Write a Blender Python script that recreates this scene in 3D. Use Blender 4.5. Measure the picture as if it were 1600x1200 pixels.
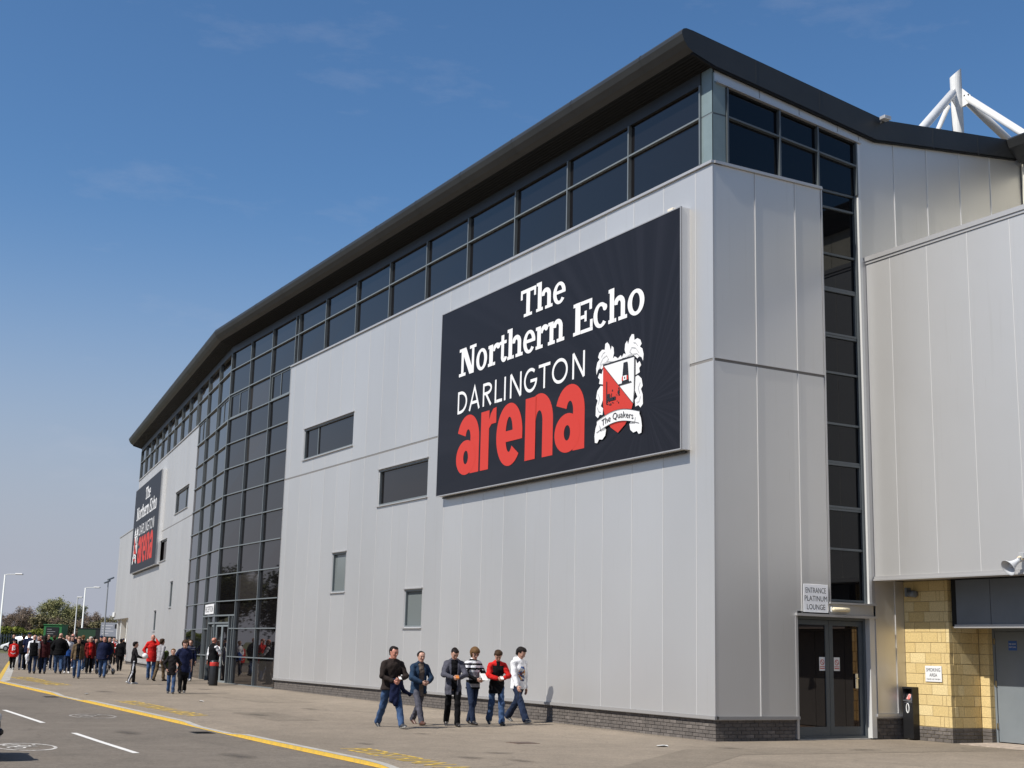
import bpy, bmesh, math, random
import numpy as np
from mathutils import Vector, Matrix

for _o in list(bpy.data.objects):
    bpy.data.objects.remove(_o)
SC = bpy.context.scene
COL = SC.collection
rad = math.radians

# ------------------------------------------------------------------ camera
YAW, PITCH, ROLL = 0.509715, 0.198052, 0.0250482
cam_d = bpy.data.cameras.new('camera')
cam_d.sensor_width = 36.0
cam_d.lens = 46.788
cam_d.clip_start = 0.1
cam_d.clip_end = 6000.0
cam = bpy.data.objects.new('camera', cam_d)
COL.objects.link(cam)
_f = Vector((math.sin(YAW), math.cos(YAW), 0)); _r = Vector((math.cos(YAW), -math.sin(YAW), 0)); _u = Vector((0, 0, 1))
_f2 = _f * math.cos(PITCH) + _u * math.sin(PITCH); _u2 = -_f * math.sin(PITCH) + _u * math.cos(PITCH)
_r3 = _r * math.cos(ROLL) + _u2 * math.sin(ROLL); _u3 = -_r * math.sin(ROLL) + _u2 * math.cos(ROLL)
cam.matrix_world = Matrix(((_r3.x, _u3.x, -_f2.x, 0), (_r3.y, _u3.y, -_f2.y, 0), (_r3.z, _u3.z, -_f2.z, 1.7), (0, 0, 0, 1)))
SC.camera = cam

# ------------------------------------------------------------------ world and sun
SUN = Vector((-1.0, -0.075, 1.10)).normalized()          # towards the sun
world = bpy.data.worlds.new('World')
SC.world = world
world.use_nodes = True
wn = world.node_tree
bg = wn.nodes['Background']
sky = wn.nodes.new('ShaderNodeTexSky')
sky.sky_type = 'NISHITA'
sky.sun_disc = False
sky.sun_elevation = math.asin(SUN.z)
sky.sun_rotation = math.atan2(SUN.x, SUN.y)
sky.altitude = 50
sky.air_density = 1.0
sky.dust_density = 0.6
sky.ozone_density = 4.0
# colour depth of the clear sky, lilac-grey haze ring at the horizon, faint wisps of high cloud (all round the dome)
hsv = wn.nodes.new('ShaderNodeHueSaturation'); hsv.inputs['Saturation'].default_value = 1.16; hsv.inputs['Value'].default_value = 1.0
wn.links.new(sky.outputs[0], hsv.inputs['Color'])
tc = wn.nodes.new('ShaderNodeTexCoord')
sep = wn.nodes.new('ShaderNodeSeparateXYZ'); wn.links.new(tc.outputs['Generated'], sep.inputs[0])
hr = wn.nodes.new('ShaderNodeMapRange'); hr.interpolation_type = 'SMOOTHERSTEP'
hr.inputs['From Min'].default_value = -.02; hr.inputs['From Max'].default_value = .36; hr.inputs['To Min'].default_value = 1.0; hr.inputs['To Max'].default_value = 0.0
wn.links.new(sep.outputs['Z'], hr.inputs['Value'])
hm = wn.nodes.new('ShaderNodeMix'); hm.data_type = 'RGBA'; hm.inputs[7].default_value = (3.3, 3.5, 4.15, 1)
wn.links.new(hr.outputs[0], hm.inputs[0]); wn.links.new(hsv.outputs[0], hm.inputs[6])
mp = wn.nodes.new('ShaderNodeMapping'); mp.inputs['Scale'].default_value = (2.2, 2.2, 7.0); mp.inputs['Location'].default_value = (8.3, 5.2, 2.1)
nz = wn.nodes.new('ShaderNodeTexNoise'); nz.inputs['Scale'].default_value = 2.6; nz.inputs['Detail'].default_value = 11; nz.inputs['Roughness'].default_value = .62
cr = wn.nodes.new('ShaderNodeValToRGB')
cr.color_ramp.elements[0].position = .56; cr.color_ramp.elements[0].color = (0, 0, 0, 1)
cr.color_ramp.elements[1].position = .86; cr.color_ramp.elements[1].color = (.21, .21, .21, 1)
mx = wn.nodes.new('ShaderNodeMix'); mx.data_type = 'RGBA'
mx.inputs[7].default_value = (4.9, 4.9, 5.5, 1)
wn.links.new(tc.outputs['Generated'], mp.inputs[0]); wn.links.new(mp.outputs[0], nz.inputs[0])
wn.links.new(nz.outputs[0], cr.inputs[0]); wn.links.new(cr.outputs[0], mx.inputs[0])
wn.links.new(hm.outputs[2], mx.inputs[6]); wn.links.new(mx.outputs[2], bg.inputs[0])
bg.inputs[1].default_value = 0.096

sun_d = bpy.data.lights.new('sun', 'SUN')
sun_d.energy = 5.0
sun_d.angle = rad(0.53)
sun_d.color = (1.0, 0.955, 0.88)
sun_o = bpy.data.objects.new('sun', sun_d)
sun_o.rotation_euler = SUN.to_track_quat('Z', 'Y').to_euler()
sun_o.location = (-40, -10, 60)
COL.objects.link(sun_o)

SC.render.engine = 'CYCLES'
SC.render.resolution_x, SC.render.resolution_y = 1024, 768
vs = SC.view_settings
vs.view_transform = 'Standard'; vs.look = 'None'; vs.gamma = 1.0; vs.exposure = 0.35
vs.use_curve_mapping = False

# ------------------------------------------------------------------ materials
MATS = {}
def mat(name, col, rough=.6, metal=0.0, var=0.0, vscale=3.0, bump=0.0, bscale=40.0, spec=.5, stretch=(1, 1, 1), ior=None, emit=None, col2=None, v0=.35, v1=.65):
    """Principled material with optional noise colour variation and bump (all procedural)."""
    if name in MATS: return MATS[name]
    col = tuple(c * .82 for c in col)
    if col2: col2 = tuple(c * .82 for c in col2)
    m = bpy.data.materials.new(name); m.use_nodes = True
    nt = m.node_tree; b = nt.nodes['Principled BSDF']
    c = (*col, 1)
    b.inputs['Base Color'].default_value = c
    b.inputs['Roughness'].default_value = rough
    b.inputs['Metallic'].default_value = metal
    b.inputs['Specular IOR Level'].default_value = spec
    if ior: b.inputs['IOR'].default_value = ior
    if var or bump or col2:
        t = nt.nodes.new('ShaderNodeTexCoord'); mpn = nt.nodes.new('ShaderNodeMapping')
        mpn.inputs['Scale'].default_value = stretch
        g = nt.nodes.new('ShaderNodeNewGeometry')
        nt.links.new(g.outputs['Position'], mpn.inputs[0])
    if var or col2:
        n = nt.nodes.new('ShaderNodeTexNoise'); n.inputs['Scale'].default_value = vscale; n.inputs['Detail'].default_value = 6; n.inputs['Roughness'].default_value = .65
        nt.links.new(mpn.outputs[0], n.inputs[0])
        r = nt.nodes.new('ShaderNodeValToRGB')
        if col2:
            r.color_ramp.elements[0].color = c; r.color_ramp.elements[1].color = (*col2, 1)
        else:
            r.color_ramp.elements[0].color = tuple(max(0, x * (1 - var)) for x in col) + (1,)
            r.color_ramp.elements[1].color = tuple(min(1, x * (1 + var)) for x in col) + (1,)
        r.color_ramp.elements[0].position = v0; r.color_ramp.elements[1].position = v1
        nt.links.new(n.outputs[0], r.inputs[0]); nt.links.new(r.outputs[0], b.inputs['Base Color'])
    if bump:
        n2 = nt.nodes.new('ShaderNodeTexNoise'); n2.inputs['Scale'].default_value = bscale; n2.inputs['Detail'].default_value = 4
        nt.links.new(mpn.outputs[0], n2.inputs[0])
        bp = nt.nodes.new('ShaderNodeBump'); bp.inputs['Strength'].default_value = bump; bp.inputs['Distance'].default_value = .02
        nt.links.new(n2.outputs[0], bp.inputs['Height']); nt.links.new(bp.outputs[0], b.inputs['Normal'])
    if emit:
        b.inputs['Emission Color'].default_value = (*emit[:3], 1); b.inputs['Emission Strength'].default_value = emit[3]
    MATS[name] = m
    return m

# ------------------------------------------------------------------ mesh helpers
def tag(o, label=None, cat=None, group=None, kind=None):
    if label: o['label'] = label
    if cat: o['category'] = cat
    if group: o['group'] = group
    if kind: o['kind'] = kind
    return o
def empty(name, loc=(0, 0, 0), rz=0.0, **kw):
    o = bpy.data.objects.new(name, None); COL.objects.link(o)
    o.location = loc; o.rotation_euler = (0, 0, rz); o.empty_display_size = .2
    return tag(o, **kw)
def obj(name, me, parent=None, **kw):
    o = bpy.data.objects.new(name, me); COL.objects.link(o)
    if parent: o.parent = parent
    return tag(o, **kw)

IDENT = lambda p: p
class MB:
    """collects geometry, builds one mesh object. xf maps local points to the mesh's space, flip reverses faces."""
    def __init__(s, xf=None, flip=False):
        s.v = []; s.f = []; s.m = []; s.xf = xf or IDENT; s.flip = flip
    def add(s, pts, faces, mi=0):
        k = len(s.v); s.v += [tuple(s.xf(p)) for p in pts]
        for f in faces:
            f = [i + k for i in f]
            s.f.append(f[::-1] if s.flip else f); s.m.append(mi)
        return s
    def box(s, a, b, mi=0):
        x0, y0, z0 = (min(a[i], b[i]) for i in range(3)); x1, y1, z1 = (max(a[i], b[i]) for i in range(3))
        return s.add([(x0, y0, z0), (x1, y0, z0), (x1, y1, z0), (x0, y1, z0), (x0, y0, z1), (x1, y0, z1), (x1, y1, z1), (x0, y1, z1)],
                     [(0, 3, 2, 1), (4, 5, 6, 7), (0, 1, 5, 4), (1, 2, 6, 5), (2, 3, 7, 6), (3, 0, 4, 7)], mi)
    def cbox(s, a, b, c=.006, mi=0):
        """box with chamfered edges"""
        x0, y0, z0 = (min(a[i], b[i]) for i in range(3)); x1, y1, z1 = (max(a[i], b[i]) for i in range(3))
        bm = bmesh.new(); bmesh.ops.create_cube(bm, size=1)
        for v in bm.verts: v.co = Vector(((x0 + x1) / 2 + v.co.x * (x1 - x0), (y0 + y1) / 2 + v.co.y * (y1 - y0), (z0 + z1) / 2 + v.co.z * (z1 - z0)))
        bmesh.ops.bevel(bm, geom=list(bm.edges), offset=c, segments=1, affect='EDGES', profile=.5)
        bm.verts.index_update()
        s.add([tuple(v.co) for v in bm.verts], [[v.index for v in f.verts] for f in bm.faces], mi); bm.free()
        return s
    def prism(s, poly, h0, h1, axes='xy', mi=0, cap0=True, cap1=True):
        """poly in two axes extruded along the third from h0 to h1"""
        def P(q, h):
            return {'xy': (q[0], q[1], h), 'xz': (q[0], h, q[1]), 'yz': (h, q[0], q[1])}[axes]
        n = len(poly)
        pts = [P(q, h0) for q in poly] + [P(q, h1) for q in poly]
        fs = [(i, (i + 1) % n, n + (i + 1) % n, n + i) for i in range(n)]
        if cap0: fs.append(tuple(range(n))[::-1])
        if cap1: fs.append(tuple(range(n, 2 * n)))
        return s.add(pts, fs, mi)
    def tube(s, path, radii, n=10, mi=0, caps=True):
        path = [Vector(p) for p in path]
        if not hasattr(radii, '__len__'): radii = [radii] * len(path)
        pts = []; fs = []
        up = None
        for i, p in enumerate(path):
            d = (path[min(i + 1, len(path) - 1)] - path[max(i - 1, 0)]).normalized()
            if up is None: up = Vector((0, 0, 1)) if abs(d.z) < .9 else Vector((1, 0, 0))
            a = d.cross(up).normalized(); b2 = a.cross(d).normalized(); up = b2
            for k in range(n):
                t = 2 * math.pi * k / n
                pts.append(tuple(p + (a * math.cos(t) + b2 * math.sin(t)) * radii[i]))
        for i in range(len(path) - 1):
            for k in range(n):
                fs.append((i * n + k, i * n + (k + 1) % n, (i + 1) * n + (k + 1) % n, (i + 1) * n + k))
        if caps:
            fs.append(tuple(range(n))[::-1]); fs.append(tuple(range((len(path) - 1) * n, len(path) * n)))
        return s.add(pts, fs, mi)
    def lathe(s, prof, n=20, mi=0, org=(0, 0, 0), ax='z'):
        """prof list of (r,h) revolved about an axis through org"""
        pts = []; fs = []
        for r, h in prof:
            for k in range(n):
                t = 2 * math.pi * k / n; x, y = r * math.cos(t), r * math.sin(t)
                q = {'z': (x, y, h), 'x': (h, x, y), 'y': (y, h, x)}[ax]
                pts.append(tuple(org[i] + q[i] for i in range(3)))
        for i in range(len(prof) - 1):
            for k in range(n):
                fs.append((i * n + k, i * n + (k + 1) % n, (i + 1) * n + (k + 1) % n, (i + 1) * n + k))
        return s.add(pts, fs, mi)
    def mesh(s, name, mats, smooth=False):
        me = bpy.data.meshes.new(name)
        me.from_pydata(s.v, [], s.f)
        for m in (mats if isinstance(mats, (list, tuple)) else [mats]): me.materials.append(m)
        me.polygons.foreach_set('material_index', s.m)
        if smooth: me.polygons.foreach_set('use_smooth', [True] * len(s.f))
        me.update()
        return me
    def build(s, name, mats, parent=None, smooth=False, **kw):
        return obj(name, s.mesh(name, mats, smooth), parent, **kw)

def subtract(r, holes):
    """rectangle (a0,b0,a1,b1) minus holes -> list of rectangles"""
    out = [r]
    for h in holes:
        nx = []
        for a0, b0, a1, b1 in out:
            if h[0] >= a1 or h[2] <= a0 or h[1] >= b1 or h[3] <= b0: nx.append((a0, b0, a1, b1)); continue
            if h[0] > a0: nx.append((a0, b0, h[0], b1))
            if h[2] < a1: nx.append((h[2], b0, a1, b1))
            m0, m1 = max(a0, h[0]), min(a1, h[2])
            if h[1] > b0: nx.append((m0, b0, m1, h[1]))
            if h[3] < b1: nx.append((m0, h[3], m1, b1))
        out = nx
    return [q for q in out if q[2] - q[0] > .004 and q[3] - q[1] > .004]

def font_mesh(text, name, size=1.0, align='CENTER', space=1.0, line=1.0, bold=0.0):
    c = bpy.data.curves.new(name, 'FONT'); c.body = text; c.size = size; c.align_x = align; c.align_y = 'CENTER'
    c.space_character = space; c.space_line = line; c.resolution_u = 3; c.offset = bold
    o = bpy.data.objects.new(name, c); COL.objects.link(o)
    dg = bpy.context.evaluated_depsgraph_get(); dg.update()
    me = bpy.data.meshes.new_from_object(o.evaluated_get(dg))
    me.name = name
    bpy.data.objects.remove(o); bpy.data.curves.remove(c)
    return me
def place_text(me, org, ux, uy, sx=1.0, sy=1.0, material=None, parent=None, name='lettering', fit=None):
    """lay a flat text mesh into world plane: org centre, ux reading direction, uy up. fit=(w,h) scales to a box"""
    co = np.array([v.co for v in me.vertices])
    mn, mxx = co.min(0), co.max(0); c = (mn + mxx) / 2
    if fit:
        sx = fit[0] / (mxx[0] - mn[0]); sy = fit[1] / (mxx[1] - mn[1]) if fit[1] else sx
    ux, uy, org = np.array(ux, float), np.array(uy, float), np.array(org, float)
    new = org + np.outer((co[:, 0] - c[0]) * sx, ux) + np.outer((co[:, 1] - c[1]) * sy, uy)
    me.vertices.foreach_set('co', new.ravel().astype(np.float32)); me.update()
    me.materials.clear(); me.materials.append(material)
    return obj(name, me, parent)

def gz(y):
    return min(max((y - 24) * .0042, 0.0), .25)
# ------------------------------------------------------------------ palette
def cladding_material():
    m = bpy.data.materials.new('silver_cladding'); m.use_nodes = True; nt = m.node_tree; b = nt.nodes['Principled BSDF']; L = nt.links.new
    g = nt.nodes.new('ShaderNodeNewGeometry')
    def layer(sc, st, p0, c0, p1, c1, det=5):
        q = nt.nodes.new('ShaderNodeMapping'); q.inputs['Scale'].default_value = st; L(g.outputs['Position'], q.inputs[0])
        n = nt.nodes.new('ShaderNodeTexNoise'); n.inputs['Scale'].default_value = sc; n.inputs['Detail'].default_value = det; L(q.outputs[0], n.inputs[0])
        r = nt.nodes.new('ShaderNodeValToRGB'); r.color_ramp.elements[0].position = p0; r.color_ramp.elements[1].position = p1
        r.color_ramp.elements[0].color = (*c0, 1); r.color_ramp.elements[1].color = (*c1, 1); L(n.outputs[0], r.inputs[0]); return r.outputs[0]
    def mul(a, c):
        x = nt.nodes.new('ShaderNodeMix'); x.data_type = 'RGBA'; x.blend_type = 'MULTIPLY'; x.inputs[0].default_value = 1.0; L(a, x.inputs[6]); L(c, x.inputs[7]); return x.outputs[2]
    c = layer(.30, (1, 1, .6), .3, (.575, .563, .543), .7, (.615, .603, .583))
    c = mul(c, layer(3.0, (3, 3, .10), .60, (1, 1, 1), .80, (.955, .95, .94)))      # faint vertical rain streaks
    c = mul(c, layer(9.0, (4, 4, .16), .71, (1, 1, 1), .82, (.86, .84, .80), 3))   # sparse darker runs
    oi = nt.nodes.new('ShaderNodeObjectInfo'); mr = nt.nodes.new('ShaderNodeMapRange'); mr.inputs['To Min'].default_value = .955; mr.inputs['To Max'].default_value = 1.02; L(oi.outputs['Random'], mr.inputs['Value'])
    cb = nt.nodes.new('ShaderNodeCombineColor'); L(mr.outputs[0], cb.inputs[0]); L(mr.outputs[0], cb.inputs[1]); L(mr.outputs[0], cb.inputs[2]); c = mul(c, cb.outputs[0])   # sheet to sheet shade
    L(c, b.inputs['Base Color']); b.inputs['Metallic'].default_value = .72; b.inputs['Roughness'].default_value = .46
    n = nt.nodes.new('ShaderNodeTexNoise'); n.inputs['Scale'].default_value = .9; n.inputs['Detail'].default_value = 2; L(g.outputs['Position'], n.inputs[0])
    bp = nt.nodes.new('ShaderNodeBump'); bp.inputs['Strength'].default_value = .30; bp.inputs['Distance'].default_value = .02; L(n.outputs[0], bp.inputs['Height']); L(bp.outputs[0], b.inputs['Normal'])
    return m
M_clad = cladding_material()
M_clad_trim = mat('silver_trim', (.58, .57, .56), .45, .6)
M_joint = mat('joint_cover', (.74, .73, .71), .5, .45)
M_substrate = mat('joint_backing', (.62, .62, .63), .5, .2)
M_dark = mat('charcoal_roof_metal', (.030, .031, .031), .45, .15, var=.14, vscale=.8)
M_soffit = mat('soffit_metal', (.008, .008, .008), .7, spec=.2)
M_frame = mat('blue_grey_frame', (.19, .213, .22), .38, .2, var=.05)
M_frame_b = mat('shaded_frame', (.105, .120, .128), .4, .15, var=.05)  # front frame colour darkened: the end wall's shade is put into the paint
M_spandrel = mat('blue_grey_spandrel', (.20, .26, .27), .42, .1, var=.06)
M_glass = mat('tinted_glass', (.006, .0055, .006), .02, 0, spec=.5, ior=1.72, bump=.006, bscale=.5)
M_glass_b = mat('dim_end_wall_glass', (.004, .004, .005), .02, 0, spec=.5, ior=1.42, bump=.004, bscale=.5)  # same glazing as the front, reflection weakened for the darker end wall
M_glass.node_tree.nodes['Principled BSDF'].inputs['Specular Tint'].default_value = (1.0, .76, .62, 1)
M_glass_dim = mat('tinted_glass_blind_drawn', (.030, .027, .026), .03, 0, ior=1.72, bump=.006, bscale=.5)
M_glass_dim.node_tree.nodes['Principled BSDF'].inputs['Specular Tint'].default_value = (1.0, .76, .62, 1)
M_glass_blind = mat('frosted_glass', (.16, .18, .18), .12, 0, ior=1.55)
M_brickm = mat('mortar', (.135, .118, .106), .9)
M_brick = mat('brown_brick', (.118, .102, .090), .85, 0, var=.30, vscale=5, bump=.3, bscale=60, v0=.3, v1=.7)
M_brick2 = mat('brown_brick_pale', (.155, .135, .12), .85, 0, var=.25, vscale=6, bump=.3, bscale=60)
M_block = mat('buff_block', (.66, .50, .23), .9, 0, var=.14, vscale=30, bump=.5, bscale=70)
M_block2 = mat('buff_block_pale', (.72, .57, .29), .9, 0, var=.14, vscale=30, bump=.5, bscale=70)
M_block3 = mat('buff_block_dark', (.63, .47, .205), .9, 0, var=.14, vscale=30, bump=.5, bscale=70)
M_blockm = mat('buff_mortar', (.36, .28, .15), .95)
M_grey_panel = mat('slate_grey_panel', (.16, .18, .20), .5, .1, var=.06, vscale=1.5)
M_door = mat('grey_steel_door', (.20, .225, .24), .45, .1, var=.06, vscale=1.2)
M_white = mat('white_paint', (.80, .80, .78), .4)
M_cream = mat('cream_cladding', (.66, .63, .53), .5, .1, var=.06)
M_conc = mat('concrete', (.40, .38, .34), .9, var=.15, vscale=3, bump=.2, bscale=30)
M_black = mat('black_plastic', (.012, .012, .013), .4)
M_chrome = mat('steel', (.72, .72, .72), .18, 1.0)
M_red = mat('red_band', (.55, .03, .02), .45)
M_void = mat('dark_interior', (.006, .006, .006), .9)

# asphalt: fine aggregate, broad stains and paler worn areas
def asphalt(name, base, seed):
    m = bpy.data.materials.new(name); m.use_nodes = True; nt = m.node_tree; b = nt.nodes['Principled BSDF']; L = nt.links.new
    g = nt.nodes.new('ShaderNodeNewGeometry')
    def noise(sc, det, loc, st=(1, 1, 1)):
        mpn = nt.nodes.new('ShaderNodeMapping'); mpn.inputs['Location'].default_value = (loc, loc * 1.7, 0); mpn.inputs['Scale'].default_value = st
        n = nt.nodes.new('ShaderNodeTexNoise'); n.inputs['Scale'].default_value = sc; n.inputs['Detail'].default_value = det; n.inputs['Roughness'].default_value = .6
        L(g.outputs['Position'], mpn.inputs[0]); L(mpn.outputs[0], n.inputs[0]); return n.outputs[0]
    def ramp(s, p0, c0, p1, c1):
        r = nt.nodes.new('ShaderNodeValToRGB'); r.color_ramp.elements[0].position = p0; r.color_ramp.elements[1].position = p1
        r.color_ramp.elements[0].color = (c0, c0, c0, 1); r.color_ramp.elements[1].color = (c1, c1, c1, 1); L(s, r.inputs[0]); return r.outputs[0]
    def mul(a, c):
        x = nt.nodes.new('ShaderNodeMix'); x.data_type = 'RGBA'; x.blend_type = 'MULTIPLY'; x.inputs[0].default_value = 1.0
        L(a, x.inputs[6]); L(c, x.inputs[7]); return x.outputs[2]
    rgb = nt.nodes.new('ShaderNodeRGB'); rgb.outputs[0].default_value = (*base, 1)
    c = mul(rgb.outputs[0], ramp(noise(.16, 4, seed), .3, .84, .7, 1.12))
    c = mul(c, ramp(noise(1.3, 5, seed + 9), .3, .88, .7, 1.08))
    c = mul(c, ramp(noise(.55, 3, seed + 31, (1, .35, 1)), .62, 1.0, .78, .72))
    c = mul(c, ramp(noise(95, 2, seed), .30, .70, .70, 1.30))
    c = mul(c, ramp(noise(22, 3, seed + 3), .3, .80, .7, 1.20))
    c = mul(c, ramp(noise(6, 4, seed + 5), .3, .90, .7, 1.10))
    c = mul(c, ramp(noise(2.2, 2, seed + 77), .70, 1.0, .76, .80))
    vo = nt.nodes.new('ShaderNodeTexVoronoi'); vo.feature = 'DISTANCE_TO_EDGE'; vo.inputs['Scale'].default_value = .14
    nw = nt.nodes.new('ShaderNodeTexNoise'); nw.inputs['Scale'].default_value = .8; nw.inputs['Detail'].default_value = 5
    ad = nt.nodes.new('ShaderNodeVectorMath'); ad.operation = 'MULTIPLY_ADD'; ad.inputs[1].default_value = (1.6, 1.6, 0)
    L(g.outputs['Position'], nw.inputs[0]); L(nw.outputs['Color'], ad.inputs[0]); L(g.outputs['Position'], ad.inputs[2]); L(ad.outputs[0], vo.inputs[0])
    c = mul(c, ramp(vo.outputs['Distance'], .0, .80, .004, 1.0))
    L(c, b.inputs['Base Color']); b.inputs['Roughness'].default_value = .88; b.inputs['Specular IOR Level'].default_value = .3
    bp = nt.nodes.new('ShaderNodeBump'); bp.inputs['Strength'].default_value = .35; bp.inputs['Distance'].default_value = .01
    L(noise(120, 2, seed), bp.inputs['Height']); L(bp.outputs[0], b.inputs['Normal'])
    return m
M_road = asphalt('road_asphalt', (.138, .117, .094), 3.0)
M_pave = asphalt('forecourt_asphalt', (.198, .164, .126), 17.0)
M_grass = mat('rough_grass', (.075, .095, .030), .95, col2=(.14, .12, .05), vscale=1.2, bump=.4, bscale=20)
M_yellow = mat('yellow_road_paint', (.62, .40, .045), .75, col2=(.42, .30, .08), vscale=6, v0=.45, v1=.75)
M_yellow_worn = mat('worn_yellow_paint', (.64, .42, .05), .75, col2=(.36, .27, .10), vscale=7, v0=.50, v1=.75)
M_wpaint = mat('white_road_paint', (.74, .72, .68), .7, var=.10, vscale=12)
M_wpaint_worn = mat('worn_white_paint', (.50, .47, .43), .75, col2=(.22, .195, .17), vscale=8, v0=.36, v1=.56)

# ------------------------------------------------------------------ ground, road, forecourt
RZ = -.062                      # road surface lies below the forecourt
def kdip(y):                   # dropped kerbs
    d = 0
    for c, w in ((27.5, 2.2), (41.6, 2.6), (17.5, 1.8)):
        t = abs(y - c) / w
        if t < 1: d = max(d, min(1, (1 - t) * 1.8))
    return -.05 * d * d * (3 - 2 * d) if d < 1 else -.05
def bx(y):
    return 8.5 if y < 55 else 8.5 + (y - 55) * .172
YS = [-60, -20, 0, 8, 12, 15] + [15.5 + .5 * i for i in range(60)] + [46, 50, 53, 54, 55, 56, 58, 62, 70, 83.5, 90, 110, 140, 150]
gm = MB()
ygr = [-2500, -60, 24, 83.5, 150, 3000]
for i in range(len(ygr) - 1):
    a, b_ = ygr[i], ygr[i + 1]
    gm.add([(-2500, a, gz(a) - .14), (2500, a, gz(a) - .14), (2500, b_, gz(b_) - .14), (-2500, b_, gz(b_) - .14)], [(0, 1, 2, 3)])
ground = gm.build('ground', M_grass, kind='structure')
rm = MB(); pm = MB(); km = MB(); ym = MB()
for i in range(len(YS) - 1):
    a, b_ = YS[i], YS[i + 1]
    za, zb = gz(a), gz(b_)
    rm.add([(-9, a, za + RZ), (bx(a), a, za + RZ), (bx(b_), b_, zb + RZ), (-9, b_, zb + RZ)], [(0, 1, 2, 3)])
    ka, kb = za + kdip(a), zb + kdip(b_)
    X = lambda y, o: bx(y) + o
    # painted kerb edge (yellow), pale kerb top, ramp, forecourt
    ym.add([(X(a, -.004), a, za + RZ + .002), (X(a, 0), a, ka), (X(b_, -.004), b_, zb + RZ + .002), (X(b_, 0), b_, kb), (X(a, -.035), a, za + RZ + .004), (X(b_, -.035), b_, zb + RZ + .004)], [(0, 1, 3, 2), (4, 0, 2, 5)])
    if a >= 55: ym.add([(X(a, .0), a, ka + .006), (X(a, .17), a, ka + .006), (X(b_, .0), b_, kb + .006), (X(b_, .17), b_, kb + .006)], [(0, 1, 3, 2)])
    wk = .15 if a < 55 else .5
    wk2 = .15 if b_ < 55 else .5
    km.add([(X(a, .0), a, ka + .003), (X(a, wk), a, ka + .003), (X(b_, .0), b_, kb + .003), (X(b_, wk2), b_, kb + .003)], [(0, 1, 3, 2)])
    pm.add([(X(a, wk), a, ka), (X(a, .55), a, za), (95, a, za), (X(b_, wk2), b_, kb), (X(b_, .55), b_, zb), (95, b_, zb)], [(0, 1, 4, 3), (1, 2, 5, 4)])
road = rm.build('road', M_road, kind='structure')
pave = pm.build('forecourt', M_pave, kind='structure')
kerb = km.build('kerb', M_conc, pave)
yline = ym.build('yellow_edge_line', M_yellow, pave)
# a parking apron beyond the far kerb of the road, seen in the glass
pk = MB()
for i in range(len(YS) - 1):
    a, b_ = YS[i], YS[i + 1]
    pk.add([(-9, a, gz(a) + RZ + .002), (-60, a, gz(a) + RZ + .002), (-60, b_, gz(b_) + RZ + .002), (-9, b_, gz(b_) + RZ + .002)], [(0, 3, 2, 1)])
pk.build('car_park', M_road, kind='structure')

def strip_on(y0, y1, x0, x1, z, name, m, parent):
    b = MB(); n = max(1, int(abs(y1 - y0) / 2))
    for i in range(n):
        a, c = y0 + (y1 - y0) * i / n, y0 + (y1 - y0) * (i + 1) / n
        b.add([(x0, a, gz(a) + z), (x1, a, gz(a) + z), (x1, c, gz(c) + z), (x0, c, gz(c) + z)], [(0, 1, 2, 3)])
    return b.build(name, m, parent)
for y0, y1 in ((30.2, 35.2), (22.3, 27.1), (14.2, 19.0), (38.2, 43.0), (46.2, 51.0)):
    strip_on(y0, y1, 5.64, 5.75, RZ + .004, 'lane_dash', M_wpaint, road)
M_wpaint_worn2 = mat('worn_white_paint_b', (.66, .63, .58), .75, col2=(.26, .235, .21), vscale=9, v0=.44, v1=.64)
# painted cycle badges in both lanes
def cycle_badge(cx, cy, s, m):
    b = MB()
    z = lambda y, k=0: gz(y) + RZ + .004 + k * .0006
    def ring(x, y, r0, r1, k, a0=0, a1=360, sy=1.0, n=28):
        pts = []; fs = []
        for i in range(n + 1):
            t = rad(a0 + (a1 - a0) * i / n)
            for r in (r0, r1):
                yy = y + math.sin(t) * r * sy; pts.append((x + math.cos(t) * r, yy, z(yy, k)))
        for i in range(n): fs.append((2 * i, 2 * i + 1, 2 * i + 3, 2 * i + 2))
        b.add(pts, fs)
    def bar(p, q, w, k):
        p, q = Vector(p), Vector(q); d = (q - p).normalized(); nn = Vector((-d.y, d.x)) * w / 2
        b.add([(v.x, v.y, z(v.y, k)) for v in (p - nn, q - nn, q + nn, p + nn)], [(0, 1, 2, 3)])
    ring(cx, cy, .40 * s, .45 * s, 0, sy=1.65)
    ring(cx - .15 * s, cy - .12 * s, .10 * s, .14 * s, 1, sy=1.5, n=16); ring(cx - .15 * s, cy + .34 * s, .10 * s, .14 * s, 1, sy=1.5, n=16)
    P = [(cx - .15 * s, cy - .12 * s), (cx + .08 * s, cy + .02 * s), (cx + .10 * s, cy + .26 * s), (cx - .15 * s, cy + .34 * s), (cx - .14 * s, cy + .1 * s)]
    for i, (u, v) in enumerate(((0, 1), (1, 2), (2, 3), (4, 1), (4, 2), (0, 4))): bar(P[u], P[v], .04 * s, 2 + i)
    bar((cx + .18 * s, cy - .02 * s), (cx + .05 * s, cy + .03 * s), .04 * s, 9); bar((cx + .17 * s, cy + .20 * s), (cx + .17 * s, cy + .36 * s), .05 * s, 10)
    b.build('cycle_badge', m, road)
cycle_badge(7.25, 32.6, 1.15, M_wpaint_worn)
cycle_badge(4.26, 23.9, 1.1, M_wpaint_worn2)
for yc_, w, hh, xm in ((19.3, 5.0, .56, 9.28), (35.1, 7.2, .60, 9.45), (54.7, 9.0, .85, 10.0)):
    me = font_mesh('PEDESTRIAN AREA', 'painted_lettering', 1.0)
    o = place_text(me, (xm, yc_, gz(yc_) + .0045), (0, -1, -.0042 if yc_ > 24 else 0), (1, 0, 0), fit=(w, hh), material=M_yellow_worn, parent=pave, name='painted_lettering')
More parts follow.
